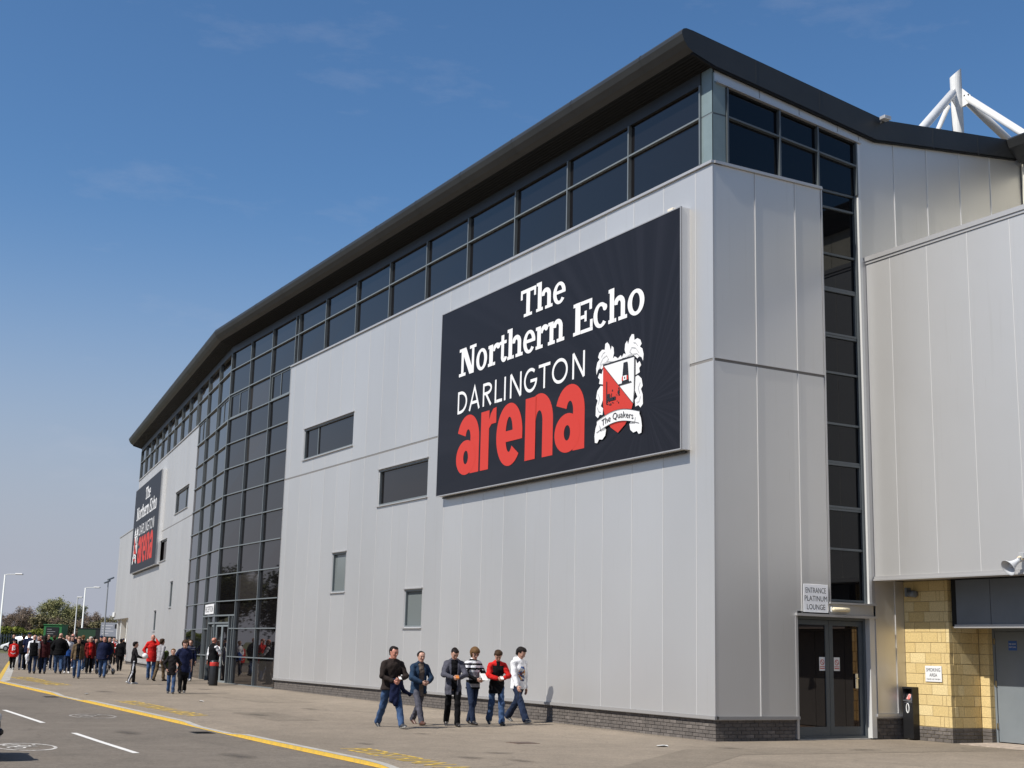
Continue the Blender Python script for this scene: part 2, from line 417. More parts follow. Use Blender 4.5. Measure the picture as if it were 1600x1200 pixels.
# repaired trench and patches in the forecourt
M_patch = asphalt('patch_asphalt', (.170, .141, .108), 41.0)
for poly in ([(11.2, 17.0), (15.4, 20.6), (22.6, 19.6), (22.6, 18.9), (15.6, 19.2), (12.0, 16.2)], [(10.6, 29.5), (11.7, 29.6), (11.8, 33.0), (10.7, 32.9)], [(13.2, 38.0), (14.9, 38.2), (14.8, 41.6), (13.1, 41.3)]):
    b = MB(); b.add([(x, y, gz(y) + .003) for x, y in poly], [tuple(range(len(poly)))]); b.build('tarmac_patch', M_patch, pave)
# soaked-in oil stains with ragged soft edges
def stain_material():
    m = bpy.data.materials.new('oil_stain'); m.use_nodes = True; nt = m.node_tree; b = nt.nodes['Principled BSDF']; L = nt.links.new
    b.inputs['Base Color'].default_value = (.045, .036, .030, 1); b.inputs['Roughness'].default_value = .8
    t = nt.nodes.new('ShaderNodeTexCoord'); n = nt.nodes.new('ShaderNodeTexNoise'); n.inputs['Scale'].default_value = 2.6; n.inputs['Detail'].default_value = 7; n.inputs['Roughness'].default_value = .7
    g = nt.nodes.new('ShaderNodeTexGradient'); g.gradient_type = 'SPHERICAL'; L(t.outputs['Object'], g.inputs[0]); L(t.outputs['Object'], n.inputs[0])
    mu = nt.nodes.new('ShaderNodeMath'); mu.operation = 'MULTIPLY'; L(g.outputs['Fac'], mu.inputs[0]); L(n.outputs[0], mu.inputs[1])
    r = nt.nodes.new('ShaderNodeMapRange'); r.inputs['From Min'].default_value = .16; r.inputs['From Max'].default_value = .50; r.inputs['To Max'].default_value = .42; L(mu.outputs[0], r.inputs['Value']); L(r.outputs[0], b.inputs['Alpha'])
    return m
M_stain = stain_material()
bs = MB(); bs.add([(-1, -1, 0), (1, -1, 0), (1, 1, 0), (-1, 1, 0)], [(0, 1, 2, 3)]); me_stain = bs.mesh('oil_stain', M_stain)
for x, y, sx_, sy_ in ((10.35, 19.6, .35, .5), (10.9, 18.9, .3, .6), (11.3, 20.4, .4, .4), (9.9, 22.8, .25, .5), (12.2, 25.2, .3, .45), (11.0, 31.8, .4, .9), (13.4, 34.6, .4, .8), (10.3, 45.0, .5, 1.2), (7.1, 21.4, .4, 1.1), (6.7, 27.0, .35, 1.2), (14.4, 47.5, .5, 1.0), (16.4, 20.6, .5, .4), (19.0, 19.7, .6, .3)):
    o = obj('oil_stain', me_stain, pave if x > 8.5 else road); o.location = (x, y, gz(y) + (.0065 if x > 8.5 else RZ + .0065)); o.scale = (sx_, sy_, 1)
# gully grates, manhole, litter
def grate(x, y, w, l, name, m, z0, par):
    b = MB(); z = gz(y) + z0
    b.box((x - w / 2, y - l / 2, z - .02), (x + w / 2, y + l / 2, z + .002), 0)
    for i in range(5):
        t = -l / 2 + l * (i + .5) / 5
        b.box((x - w * .42, y + t - .02, z + .0021), (x + w * .42, y + t + .02, z + .006), 1)
    return b.build(name, m, par)
grate(8.15, 26.9, .4, .5, 'gully_grate', [M_black, M_soffit], RZ + .004, road)
grate(8.15, 42.4, .4, .5, 'gully_grate', [M_black, M_soffit], RZ + .004, road)
M_rust = mat('rusty_iron', (.13, .085, .06), .8, var=.3, vscale=12)
mh = MB(); mh.box((12.80, 22.35, -.02), (13.30, 22.80, .005), 0); mh.box((12.85, 22.40, .0055), (13.25, 22.75, .009), 1)
mh.build('manhole_cover', [M_rust, mat('rusty_iron_dark', (.09, .06, .045), .8, var=.2)], pave)
def litter(x, y, s, label, seed):
    r = random.Random(seed); b = MB()
    n = 7; pts = [(math.cos(i * 6.283 / n) * s * r.uniform(.6, 1), math.sin(i * 6.283 / n) * s * r.uniform(.5, 1), r.uniform(.006, .03)) for i in range(n)]
    b.add(pts + [(0, 0, .03), (0, 0, .002)], [(i, (i + 1) % n, n) for i in range(n)] + [((i + 1) % n, i, n + 1) for i in range(n)])
    o = b.build('litter', M_white, label=label, cat='litter', group='scraps of white litter'); o.location = (x, y, gz(y) + .002)
litter(15.34, 21.26, .17, 'flat scrap of white paper lying near the brick building corner', 1)
litter(11.6, 38.6, .10, 'small white scrap lying on open forecourt midway to the glass entrance', 2)
litter(9.3, 42.9, .11, 'tiny white scrap just inside the yellow kerb line', 3)

# ------------------------------------------------------------------ stadium front building
stadium = empty('stadium_building', (17.36, 22.23, 0), label='silver clad stadium building with dark overhanging roof and tall glazed entrance', cat='building')
SO = Vector((17.36, 22.23, 0))
def loc(p): return (p[0] - SO.x, p[1] - SO.y, p[2] - SO.z)
XC, YC, FY = 17.36, 22.23, 56.5
BA = rad(7.7)
TB = math.tan(BA / 2)
tl = Vector((math.sin(BA), math.cos(BA), 0)); nl = Vector((-math.cos(BA), math.sin(BA), 0))   # left wing along / outward
# wing space: (s along from the fold, o outward, z)
R_xf = lambda p: loc((XC - p[1], FY - p[0], p[2]))
def L_xf(p):
    q = Vector((XC, FY, 0)) + tl * p[0] + nl * p[1]; return loc((q.x, q.y, p[2]))
def gzw(p_xy_y): return gz(p_xy_y)

def bars_frame(b, s0, z0, s1, z1, w, o0, o1, mi=0):
    b.box((s0, o0, z0), (s0 + w, o1, z1), mi); b.box((s1 - w, o0, z0), (s1, o1, z1), mi)
    b.box((s0 + w, o0, z0), (s1 - w, o1, z0 + w), mi); b.box((s0 + w, o0, z1 - w), (s1 - w, o1, z1), mi)

rng = random.Random(5)
def wing(xf, flip, LEN, jamb, shift, sgn, left):
    mk = lambda: MB(xf, flip)
    part = lambda b, n, m, par=None, **k: b.build(n, m, par or stadium, **k)
    wins = [(9.58, 8.52, 14.3, 9.65, 'wide'), (16.71, 6.22, 20.35, 7.37, 'wide'), (13.02, 3.54, 14.2, 4.86, 'slit'), (19.06, 2.34, 20.26, 3.45, 'slit')]
    wins = [(a + shift, z0, c + shift, z1, k) for a, z0, c, z1, k in wins]
    if left: wins = [(a, z0, (c if k == 'wide' else a + .9), z1, k) for a, z0, c, z1, k in wins]
    holes = [(a, z0, c, z1) for a, z0, c, z1, _ in wins]
    # core and backing sheet
    b = mk(); b.prism([(-.35, 0), (-9.4, 0), (-9.4, 13.9), (-4.9, 13.6), (-.35, 14.1)], TB * .35 + .01, LEN - .35, 'yz')
    part(b, 'building_core', M_void)
    b = mk()
    for r in subtract((jamb, .42, LEN - .03, 12.40), holes): b.box((r[0], -.30, r[1]), (r[2], -.018, r[3]))
    part(b, 'cladding_backing', M_substrate)
    # cladding panels, two tiers
    js = []
    s = LEN - .61
    while s > jamb + .25: js.append(s); s -= 1.213
    edges = [jamb] + js[::-1] + [LEN]
    for z0, z1 in ((.50, 7.925), (7.985, 12.385)):
        for i in range(len(edges) - 1):
            a, c = edges[i] + (.011 if i else 0), edges[i + 1] - (.011 if i < len(edges) - 2 else 0)
            b = mk()
            for r in subtract((a, z0, c, z1), [(h[0] - .02, h[1] - .02, h[2] + .02, h[3] + .02) for h in holes]):
                b.box((r[0], -.026, r[1]), (r[2], 0, r[3]))
            if b.v: part(b, 'cladding_panel', M_clad)
            if i:
                b = mk()
                for r in subtract((edges[i] - .010, z0, edges[i] + .010, z1), [(h[0] - .06, h[1] - .02, h[2] + .06, h[3] + .02) for h in holes]): b.box((r[0], -.02, r[1]), (r[2], .005, r[3]))
                if b.v: part(b, 'joint_cover', M_joint)
    # horizontal mid joint, sill flashing, base flashing
    b = mk(); b.box((jamb, -.02, 7.930), (LEN, -.008, 7.980)); part(b, 'mid_joint', mat('joint_shadow', (.20, .19, .18), .6))
    b = mk(); b.box((jamb - .02, -.25, 12.392), (LEN + .03, .055, 12.43)); b.box((jamb - .02, -.25, 12.4305), (LEN + .02, .04, 12.462)); part(b, 'sill_flashing', M_clad_trim)
    b = mk(); b.box((jamb, -.05, .435), (LEN + .05, .05, .497)); part(b, 'base_flashing', mat('base_flashing_paint', (.33, .32, .31), .5, .2))
    # side return of the cladding at the glazing jamb
    b = mk(); b.box((jamb - .045, -.12, .43), (jamb - .001, .008, 12.39)); part(b, 'jamb_trim', M_clad_trim)
    # windows in the cladding
    for a, z0, c, z1, k in wins:
        f = mk(); bars_frame(f, a - .02, z0 - .02, c + .02, z1 + .02, .065, -.14, -.0265)
        w = part(f, 'window', M_frame)
        g = mk(); g.box((a + .045, -.12, z0 + .045), (c - .045, -.10, z1 - .045)); part(g, 'pane', M_glass if k == 'wide' else M_glass_blind, w)
        t = mk(); t.box((a - .06, -.03, z1 + .02), (c + .06, .05, z1 + .05)); part(t, 'head_flashing', M_clad_trim, w)
        t = mk(); t.box((a - .06, -.03, z0 - .05), (c + .06, .06, z0 - .02)); part(t, 'sill', M_clad_trim, w)
        if k == 'wide' and z0 > 8:
            mu = mk()
            mu.box((a + 1.26, -.125, z0 + .05), (a + 1.31, -.06, z1 - .05)); part(mu, 'mullion', M_frame, w)
    # curtain wall
    nb = 3
    ms = [0.0] + [(jamb + .38) * (i + 1) / nb for i in range(nb)]
    rows = [.12, 1.20, 2.33, 3.47, 4.60, 5.72, 6.87, 8.0, 9.15, 10.25, 11.35, 12.46]
    pane_m = [M_glass]
    def pane(a, z0, c, z1, m=M_glass, dz=0.0):
        # every pane sits a few millimetres out of true
        t = [rng.uniform(-.006, .006) for _ in range(4)]
        p = mk(); p.add([(a, -.04 + t[0], z0), (c, -.04 + t[1], z0), (c, -.04 + t[2], z1), (a, -.04 + t[3], z1), (a, -.068, z0), (c, -.068, z0), (c, -.068, z1), (a, -.068, z1)], [(3, 2, 1, 0), (4, 5, 6, 7), (0, 1, 5, 4), (1, 2, 6, 5), (2, 3, 7, 6), (3, 0, 4, 7)])
        part(p, 'glass_pane', M_glass_dim if rng.random() < .14 else m)
    for i in range(nb):
        a, c = ms[i] + .02, min(ms[i + 1] - .02, jamb - .05) if i == nb - 1 else ms[i + 1] - .02
        for k in range(len(rows) - 1):
            z0, z1 = rows[k], rows[k + 1]
            if i == 0 and z1 < 3.5 : continue
            pane(a, z0 + .02, c, z1 - .02)
            if k == len(rows) - 2 and (i % 2 == 0):          # opening lights under the top transom
                v = mk(); bars_frame(v, a + .03, z0 + .05, c - .03, z1 - .05, .05, -.045, -.01); v.box(((a + c) / 2 - .025, -.045, z0 + .1), ((a + c) / 2 + .025, -.012, z1 - .1)); part(v, 'vent_frame', M_frame)
    # door bay beside the fold
    dw = 1.95 if not left else 1.6
    a, c = .02, ms[1] - .02
    pane(a, 2.90, c, 3.45); pane(a, 2.60, dw, 2.84)
    for z0, z1 in ((.14, 1.18), (1.22, 2.31), (2.35, 2.84)): pane(dw + .06, z0, c, z1)
    b = mk(); b.box((0, -.08, 2.845), (ms[1], .05, 2.905)); b.box((dw, -.08, .1), (dw + .06, .05, 2.845)); b.box((dw + .06, -.08, 1.18), (c, .04, 1.225)); b.box((dw + .06, -.08, 2.31), (c, .04, 2.355)); b.box((.05, -.08, 2.53), (dw, .045, 2.60)); b.box((ms[1] - .32, -.07, .1), (ms[1] - .27, .046, 2.845))
    part(b, 'door_surround', M_frame)
    if not left:
        d = mk(); bars_frame(d, .20, .12, 1.02, 2.50, .085, -.06, .0); bars_frame(d, 1.04, .12, 1.86, 2.50, .085, -.06, .0)
        dd = part(d, 'entrance_door', mat('pale_frame', (.30, .34, .35), .35, .3))
        g = mk(); g.box((.285, -.045, .2), (.935, -.03, 2.41)); g.box((1.125, -.045, .2), (1.775, -.03, 2.41)); part(g, 'door_glass', M_glass, dd)
        h = mk(); h.tube([(1.03 + .26 * math.cos(t * .5236), .09, 1.20 + .38 * math.sin(t * .5236)) for t in range(13)], .022, 8); part(h, 'ring_handle', M_white, dd)
        g = mk(); g.box((.05, -.06, .12), (.19, -.04, 2.52)); g.box((1.87, -.06, .12), (dw, -.04, 2.52)); part(g, 'door_sidelight', M_frame)
    else:
        g = mk(); g.box((.05, -.9, .1), (dw, -.86, 2.52)); part(g, 'doorway', M_void)
        d = mk(); bars_frame(d, .06, .12, .78, 2.50, .085, -.06, .0); dd = part(d, 'entrance_door', M_frame)
        g = mk(); g.box((.145, -.045, .2), (.695, -.03, 2.41)); part(g, 'door_glass', M_glass, dd)
    # clerestory
    cs = [jamb + .38, jamb + .73]
    rest = [8.43, 11.23, 14.13, 16.96, 19.78, 22.6, 25.44, 28.21, 31.03, 33.87]
    k = (LEN - .40 - cs[1]) / (33.87 - 8.43)
    cs = [cs[0]] + [cs[1] + (r - 8.43) * k for r in rest]
    allm = ms[:-1] + cs
    for i in range(len(allm) - 1):
        a, c = allm[i] + .02, allm[i + 1] - .02
        pane(a, 12.48, c, 13.56); pane(a, 13.60, c, 14.36)
    for i, s in enumerate(allm):
        b = mk(); b.box((s - .021 + (.03 if s == 0 else 0), -.09, .1 if i < nb else 12.463), (s + .021 + (.03 if s == 0 else 0), .05, 14.36))
        if i < nb:
            b = mk()
            z = .1 if i else 2.53
            b.box((s - .023 + (.031 if i == 0 else 0), -.09, .1), (s + .023 + (.031 if i == 0 else 0), .052, 14.36))
        part(b, 'mullion', M_frame)
    for z in rows[1:]:
        if z < 3.4:
            b = mk(); b.box((ms[1], -.085, z - .020), (jamb - .05, .044, z + .020))
        elif z < 12.4:
            b = mk(); b.box((.0, -.085, z - .020), (jamb - .05, .044, z + .020))
        else:
            b = mk(); b.box((.0, -.085, z - .026), (jamb - .03, .046, z + .022))
        part(b, 'transom', M_frame)
    b = mk(); b.box((.0, -.085, 13.560), (LEN - .40, .044, 13.600)); part(b, 'transom', M_frame)
    b = mk(); b.box((dw if not left else dw, -.09, .05), (jamb, .05, .14)); part(b, 'curtain_wall_sill', M_frame)
    # corner post, bulkhead
    b = mk(); b.box((LEN - .38, -.02, 12.464), (LEN, 0.0, 13.56)); b.box((LEN - .38, -.02, 13.60), (LEN, 0.0, 14.7)); part(b, 'corner_post', M_spandrel)
    b = mk(); b.box((LEN - .38, -.03, 13.56), (LEN, -.008, 13.60)); part(b, 'post_joint', M_frame)
    b = mk(); b.box((TB * .1, -.3, 14.362), (LEN - .383, .03, 14.72)); part(b, 'bulkhead', M_dark)
    b = mk(); b.box((-.0, -.30, .05), (jamb, -.07, 14.4)); part(b, 'glazing_backing', M_void)
    # brick plinth
    return ms

wing(R_xf, True, 34.27, 7.72, 0.0, 1, False)
wing(L_xf, False, 34.8, 8.85, 1.25, -1, True)

# roof, one mitred piece to a wing
ROOF = [(.60, 14.84), (.74, 14.93), (.84, 15.06), (.90, 15.20), (.90, 15.27), (.86, 15.33), (.78, 15.36), (.60, 15.35), (-5.18, 14.53), (-9.56, 14.98), (-9.85, 14.53), (-4.88, 13.97), (-.02, 14.66)]
for xf, flip, LEN in ((R_xf, True, 34.37), (L_xf, False, 34.9)):
    b = MB(xf, flip); n = len(ROOF)
    pts = [(-o * TB, o, z) for o, z in ROOF] + [(LEN, o, z) for o, z in ROOF]
    k = [0] * n
    for i in range(n):
        j = (i + 1) % n
        mi = 1 if i in (n - 1,) else 0
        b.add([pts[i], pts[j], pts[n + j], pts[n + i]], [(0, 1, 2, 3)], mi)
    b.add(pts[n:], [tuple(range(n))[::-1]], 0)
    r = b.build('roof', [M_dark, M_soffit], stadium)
    # cover straps over the sheet joints of the rounded eave
    s0 = 2.4
    while s0 < LEN - 1:
        q = MB(xf, flip); pr = ROOF[:8]
        P0 = []
        for i, (o, z) in enumerate(pr):
            a_, c_ = pr[max(i - 1, 0)], pr[min(i + 1, 7)]; t_ = Vector((c_[0] - a_[0], c_[1] - a_[1])).normalized(); P0.append((o + t_.y * .006, z - t_.x * .006))
        for i in range(7):
            q.add([(s0 - .03, *P0[i]), (s0 - .03, *P0[i + 1]), (s0 + .03, *P0[i + 1]), (s0 + .03, *P0[i])], [(0, 1, 2, 3)])
        q.build('eave_strap', M_dark, r); s0 += 3.03
    # ribbed soffit slats
    b = MB(xf, flip)
    for i in range(7):
        t0 = .03 + i * .078
        zz = lambda o: 14.66 + (o + .02) * (14.84 - 14.66) / .62
        b.add([(-(t0) * TB, t0, zz(t0) - .002), (-(t0) * TB, t0 + .05, zz(t0 + .05) - .002), (LEN - .06, t0 + .05, zz(t0 + .05) - .002), (LEN - .06, t0, zz(t0) - .002),
               (-(t0) * TB, t0, zz(t0) - .018), (-(t0) * TB, t0 + .05, zz(t0 + .05) - .018), (LEN - .06, t0 + .05, zz(t0 + .05) - .018), (LEN - .06, t0, zz(t0) - .018)],
              [(0, 1, 2, 3), (4, 7, 6, 5), (0, 3, 7, 4), (1, 5, 6, 2)])
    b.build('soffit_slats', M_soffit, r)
    # verge joints: thin cover straps on the end face and drip under it
    b = MB(xf, flip)
    b.prism([(.60, 14.835), (-.02, 14.655), (-4.88, 13.965), (-9.85, 14.525), (-9.85, 14.49), (-4.88, 13.92), (-.02, 14.61), (.60, 14.79)], LEN - .09, LEN - .012, 'yz')
    b.build('verge_drip', M_soffit, r)
    for o in (-1.2, -3.1, -6.8, -8.4):
        b = MB(xf, flip)
        zt = 15.35 + (o - .6) * (15.35 - 14.53) / 5.78 if o > -5.18 else 14.53 + (-5.18 - o) * .45 / 4.38
        b.box((LEN, o - .02, zt - .54), (LEN + .004, o + .02, zt - .01)); b.build('verge_strap', M_dark, r)

# ------------------------------------------------------------------ end wall facing the camera's right (plane y = YC), coordinates (x, o toward viewer, z)
E_xf = lambda p: loc((p[0], YC - p[1], p[2]))
def ebox(name, m, *boxes, par=None):
    b = MB(E_xf, True)
    for a, c in boxes: b.box(a, c)
    return b.build(name, m, par or stadium)
def epoly(name, m, poly, o0, o1, par=None):
    b = MB(E_xf, True); b.prism(poly, o0, o1, 'xz'); return b.build(name, m, par or stadium)
roofline = lambda x: (14.66 - (x - 17.36) * .1413) if x < 22.24 else 13.97 + (x - 22.24) * .1127
ebox('cladding_backing', M_substrate, ((17.39, -.3, .42), (19.53, -.018, 2.66)), ((17.39, -.3, 2.66), (20.50, -.018, 12.40)), ((21.72, -.3, 2.66), (22.74, -.018, 3.6)), ((20.5, -.3, 2.66), (21.7, -.018, 2.93)))
epoly('cladding_backing', M_substrate, [(21.68, 3.5), (27.6, 3.5), (27.6, roofline(27.6) + .02), (22.24, roofline(22.24) + .02), (21.68, roofline(21.68) + .02)], -.3, -.018)
xe = [17.39, 18.555, 19.72, 20.50]
for z0, z1 in ((.50, 7.925), (7.985, 12.385)):
    for i in range(3):
        a, c = xe[i] + .011, xe[i + 1] - .011
        for r in subtract((a, z0, c, z1), [(19.58, 0, 30, 2.66)]):
            ebox('cladding_panel', M_clad, ((r[0], -.026, r[1]), (r[2], 0, r[3])))
        if i: ebox('joint_cover', M_joint, ((xe[i] - .010, -.02, z0 if xe[i] < 19.5 else max(z0, 2.70)), (xe[i] + .010, .016, z1)))
ebox('corner_trim', M_clad_trim, ((17.361, -.02, .50), (17.399, .004, 12.385)))
ebox('mid_joint', MATS['joint_shadow'], ((17.38, -.02, 7.93), (20.5, -.008, 7.98)))
ebox('sill_flashing', M_clad_trim, ((17.40, -.25, 12.392), (20.53, .055, 12.43)), ((17.41, -.25, 12.4305), (20.53, .04, 12.462)))
ebox('base_flashing', MATS['base_flashing_paint'], ((17.37, -.05, .435), (19.58, .05, .497)))
ebox('mid_flashing', M_clad_trim, ((17.38, -.005, 7.98), (20.50, .02, 7.995)))
ebox('jamb_trim', M_clad_trim, ((20.50, -.12, 2.93), (20.545, .012, 12.39)))
# clerestory return: spandrel post, three bays with sloping head
tz = lambda x: 13.57 - (x - 17.78) * .099
hz = lambda x: 14.25 - (x - 17.78) * .125
ebox('corner_post', M_spandrel, ((17.362, -.02, 12.464), (17.74, 0, 13.56)), ((17.362, -.02, 13.60), (17.74, 0, 14.55)))
ebox('post_joint', M_frame_b, ((17.37, -.03, 13.56), (17.74, -.008, 13.60)))
bays = [17.78, 19.29, 20.44, 21.64]
for i in range(3):
    a, c = bays[i] + .02, bays[i + 1] - .02
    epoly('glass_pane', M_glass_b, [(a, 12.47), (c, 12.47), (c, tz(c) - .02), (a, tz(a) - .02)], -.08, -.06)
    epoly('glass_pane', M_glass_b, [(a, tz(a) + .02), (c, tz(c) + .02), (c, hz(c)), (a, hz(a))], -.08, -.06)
for i, x in enumerate(bays):
    epoly('mullion', M_frame_b, [(x - .022, 12.464), (x + .022, 12.464), (x + .022, hz(x) + .02), (x - .022, hz(x) + .02)], -.1, .04)
epoly('transom', M_frame_b, [(17.78, tz(17.78) - .020), (21.66, tz(21.66) - .020), (21.66, tz(21.66) + .020), (17.78, tz(17.78) + .020)], -.1, .035)
epoly('head_flashing', M_clad_trim, [(17.47, hz(17.47) + .02), (21.78, hz(21.78) + .02), (21.78, hz(21.78) + .06), (17.47, hz(17.47) + .06)], -.1, .07)
epoly('head_reveal', M_soffit, [(17.78, hz(17.78) - .03), (21.66, hz(21.66) - .03), (21.66, hz(21.66) + .02), (17.78, hz(17.78) + .02)], -.12, -.02)
sx = [17.42, 18.72, 19.9, 21.08, 21.74]
for i in range(4):
    a, c = sx[i] + .008, sx[i + 1] - .008
    epoly('fascia_panel', M_clad, [(a, hz(a) + .062), (c, hz(c) + .062), (c, roofline(c) + .03), (a, roofline(a) + .03)], -.026, .003)
# stair window: eleven panes under the clerestory
zr = [2.97, 4.10, 4.98, 6.05, 6.92, 8.10, 8.95, 10.09, 10.91, 12.04, 12.44]
ebox('glazing_backing', M_void, ((20.4, -.5, 2.9), (21.72, -.16, 13.9)), ((17.7, -.5, 12.3), (20.5, -.16, 13.9)))
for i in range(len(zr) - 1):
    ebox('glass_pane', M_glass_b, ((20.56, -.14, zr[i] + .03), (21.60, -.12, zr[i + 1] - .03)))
    if i in (3, 6):
        pass
for z in zr:
    ebox('transom', M_frame_b, ((20.546, -.15, z - .024), (21.62, -.07, z + .024)))
for k in ((4.98, 6.05), (8.95, 10.09)):
    b = MB(E_xf, True); bars_frame(b, 20.56, k[0] + .03, 21.60, k[1] - .03, .05, -.12, -.06); b.build('vent_frame', M_frame_b, stadium)
ebox('mullion', M_frame_b, ((20.546, -.15, 2.93), (20.575, -.068, 12.44)), ((21.60, -.15, 2.93), (21.655, -.03, 12.46)))
epoly('jamb_trim', mat('sunlit_trim', (.72, .72, .70), .35, .2), [(21.66, 2.90), (21.74, 2.90), (21.74, hz(21.74)), (21.66, hz(21.66))], -.16, .03)  # paler copy of the silver trim, sunlight on the jamb put into its colour
ebox('jamb_cover', M_clad_trim, ((21.742, -.03, 2.90), (21.855, .012, 10.9)))
# upper end wall right of the stair window
ux = [21.745, 22.87, 23.98, 25.13, 26.24, 27.60]
for i in range(5):
    a, c = ux[i] + .011, ux[i + 1] - .011
    pts = [(a, 10.5), (c, 10.5), (c, roofline(c) + .03)] + ([(22.24, roofline(22.24) + .03)] if a < 22.24 < c else []) + [(a, roofline(a) + .03)]
    epoly('cladding_panel', M_clad, pts, -.026, 0)
    if i: ebox('joint_cover', M_joint, ((ux[i] - .010, -.02, 10.5), (ux[i] + .010, .016, roofline(ux[i]) - .02)))
# entrance: lintel, double door in a shallow recess
ebox('lintel_panel', M_clad, ((20.55, -.026, 2.66), (21.80, .0, 2.88)), ((19.585, -.026, 2.66), (20.545, .0, 2.70)))
ebox('window_sill', M_clad_trim, ((20.48, -.1, 2.885), (21.86, .06, 2.925)))
ebox('door_hood', M_clad_trim, ((19.52, -.2, 2.60), (21.84, .07, 2.655)))
ebox('door_reveal', M_void, ((19.5, -.8, 0), (21.75, -.30, 2.6)))
ebox('door_jamb', M_clad_trim, ((19.525, -.28, .03), (19.585, .012, 2.60)))
ebox('door_jamb', MATS['sunlit_trim'], ((21.66, -.28, .03), (21.80, .012, 2.60)))
b = MB(E_xf, True); bars_frame(b, 19.59, .02, 21.655, 2.595, .055, -.27, -.12); b.build('door_frame', M_frame_b, stadium)
for a, c, hs in ((19.65, 20.62, 1), (20.63, 21.60, -1)):
    b = MB(E_xf, True); bars_frame(b, a, .05, c, 2.53, .105, -.23, -.17); b.box((a + .1, -.229, .15), (c - .1, -.171, .27)); d = b.build('glass_door', M_frame_b, stadium)
    ebox('door_glass', M_glass, ((a + .10, -.205, .26), (c - .10, -.195, 2.44)), par=d)
    xx = c - .27 if hs > 0 else a + .14
    ebox('no_smoking_sticker', M_white, ((xx, -.193, 1.45), (xx + .17, -.190, 1.74)), par=d)
    q = MB(E_xf, True)
    cx, cz = xx + .085, 1.63
    for i in range(24):
        t0, t1 = i * math.pi / 12, (i + 1) * math.pi / 12
        q.add([(cx + r * math.cos(t), -.188, cz + r * math.sin(t)) for t, r in ((t0, .045), (t0, .06), (t1, .06), (t1, .045))], [(0, 1, 2, 3)])
    q.add([(cx - .04, -.1875, cz + .03), (cx - .03, -.1875, cz + .04), (cx + .04, -.1875, cz - .03), (cx + .03, -.1875, cz - .04)], [(3, 2, 1, 0)])
    q.box((xx + .015, -.1895, 1.49), (xx + .155, -.1885, 1.51)); q.box((xx + .015, -.1895, 1.53), (xx + .155, -.1885, 1.545))
    q.build('sticker_print', M_red, d)
h = MB(E_xf, True); h.cbox((21.36, -.17, 1.08), (21.44, -.155, 1.40), .004); h.tube([(21.40, -.155, 1.30), (21.40, -.10, 1.30), (21.33, -.10, 1.30)], .012, 8); h.build('door_handle', M_chrome, stadium)
ebox('threshold', M_conc, ((19.59, -.3, -.02), (21.66, -.05, .025)))
# recess wall under the overhang
ebox('cladding_panel', M_clad, ((21.86, -.026, .56), (22.45, 0, 3.46)))
ebox('cladding_panel', M_clad, ((22.475, -.026, .56), (22.735, 0, 3.46)))
ebox('joint_cover', M_joint, ((22.4525, -.02, .56), (22.4725, .014, 3.46)))
ebox('cladding_backing', M_substrate, ((21.8, -.3, .45), (22.74, -.018, 3.5)))
ebox('base_flashing', M_clad_trim, ((21.80, -.05, .49), (22.735, .05, .55)))

# plinth bricks
BL, BH, MJ = .215, .065, .010
brick_me = {}
def brick_mesh(l, d, h, m, nm='brick'):
    key = (round(l, 3), round(d, 3), round(h, 3), m.name)
    if key not in brick_me:
        b = MB(); b.cbox((0, 0, 0), (l, d, h), .004); brick_me[key] = b.mesh(nm, m)
    return brick_me[key]
def plinth(name_parent, org, ux, out, length, courses, maxn, zb=0.0, course_h=.075):
    """bricks along ux from org, facing out; first maxn as parts, rest joined"""
    ang = math.atan2(ux.y, ux.x)
    rest = MB()
    cnt = 0
    r = random.Random(int(length * 100))
    n = int(length / .225) + 2
    M = Matrix.Rotation(ang, 3, 'Z')
    items = []
    for i in range(n):
        for k in range(courses):
            x0 = i * .225 - (.1125 if k % 2 else 0); x1 = min(x0 + BL, length); x0 = max(0, x0)
            if x1 - x0 < .03: continue
            items.append((x0, x1, k))
    for x0, x1, k in items:
        pz = zb + k * course_h
        mm = M_brick2 if r.random() < .12 else M_brick
        dep = .10
        j = r.uniform(-.003, .003)
        # brick occupies from 0.0 (face) back into the wall
        if cnt < maxn:
            me = brick_mesh(x1 - x0, dep, course_h - MJ, mm)
            o = obj('brick', me, stadium)
            q = org + ux * x0 - out * (dep + j) if True else None
            # local y of mesh must point to 'out'
            yv = M @ Vector((0, 1, 0))
            if yv.dot(out) > 0: base = org + ux * x0 - out * (dep + j)
            else: base = org + ux * x0 + out * j * -1
            o.location = Vector(loc((base.x, base.y, pz)))
            o.rotation_euler = (0, 0, ang)
            cnt += 1
        else:
            yv = M @ Vector((0, 1, 0))
            b0 = org + ux * x0 - out * j
            b1 = org + ux * x1 - out * j
            c0, c1 = b0 - out * dep, b1 - out * dep
            z0, z1 = pz, pz + course_h - MJ
            rest.add([loc((p.x, p.y, z)) for z in (z0, z1) for p in (b0, b1, c1, c0)], [(0, 1, 5, 4), (4, 5, 6, 7), (1, 2, 6, 5), (0, 4, 7, 3)] if ux.cross(out).z < 0 else [(4, 5, 1, 0), (7, 6, 5, 4), (5, 6, 2, 1), (3, 7, 4, 0)])
    if rest.v: rest.build('brickwork', M_brick, stadium, kind='stuff')
plinth(None, Vector((17.39, 22.26, 0)), Vector((0, 1, 0)), Vector((-1, 0, 0)), 26.5, 6, 190, zb=-.012)
plinth(None, Vector((17.392, 22.26, 0)), Vector((1, 0, 0)), Vector((0, -1, 0)), 2.18, 6, 70, zb=-.012)
b = MB(); b.box(loc((17.405, 22.28, -.05)), loc((17.8, 48.75, .44))); b.box(loc((17.41, 22.275, -.05)), loc((19.57, 22.6, .44))); b.box(loc((21.80, 22.275, -.05)), loc((22.74, 22.6, .5)))
b.build('plinth_core', M_brickm, stadium)
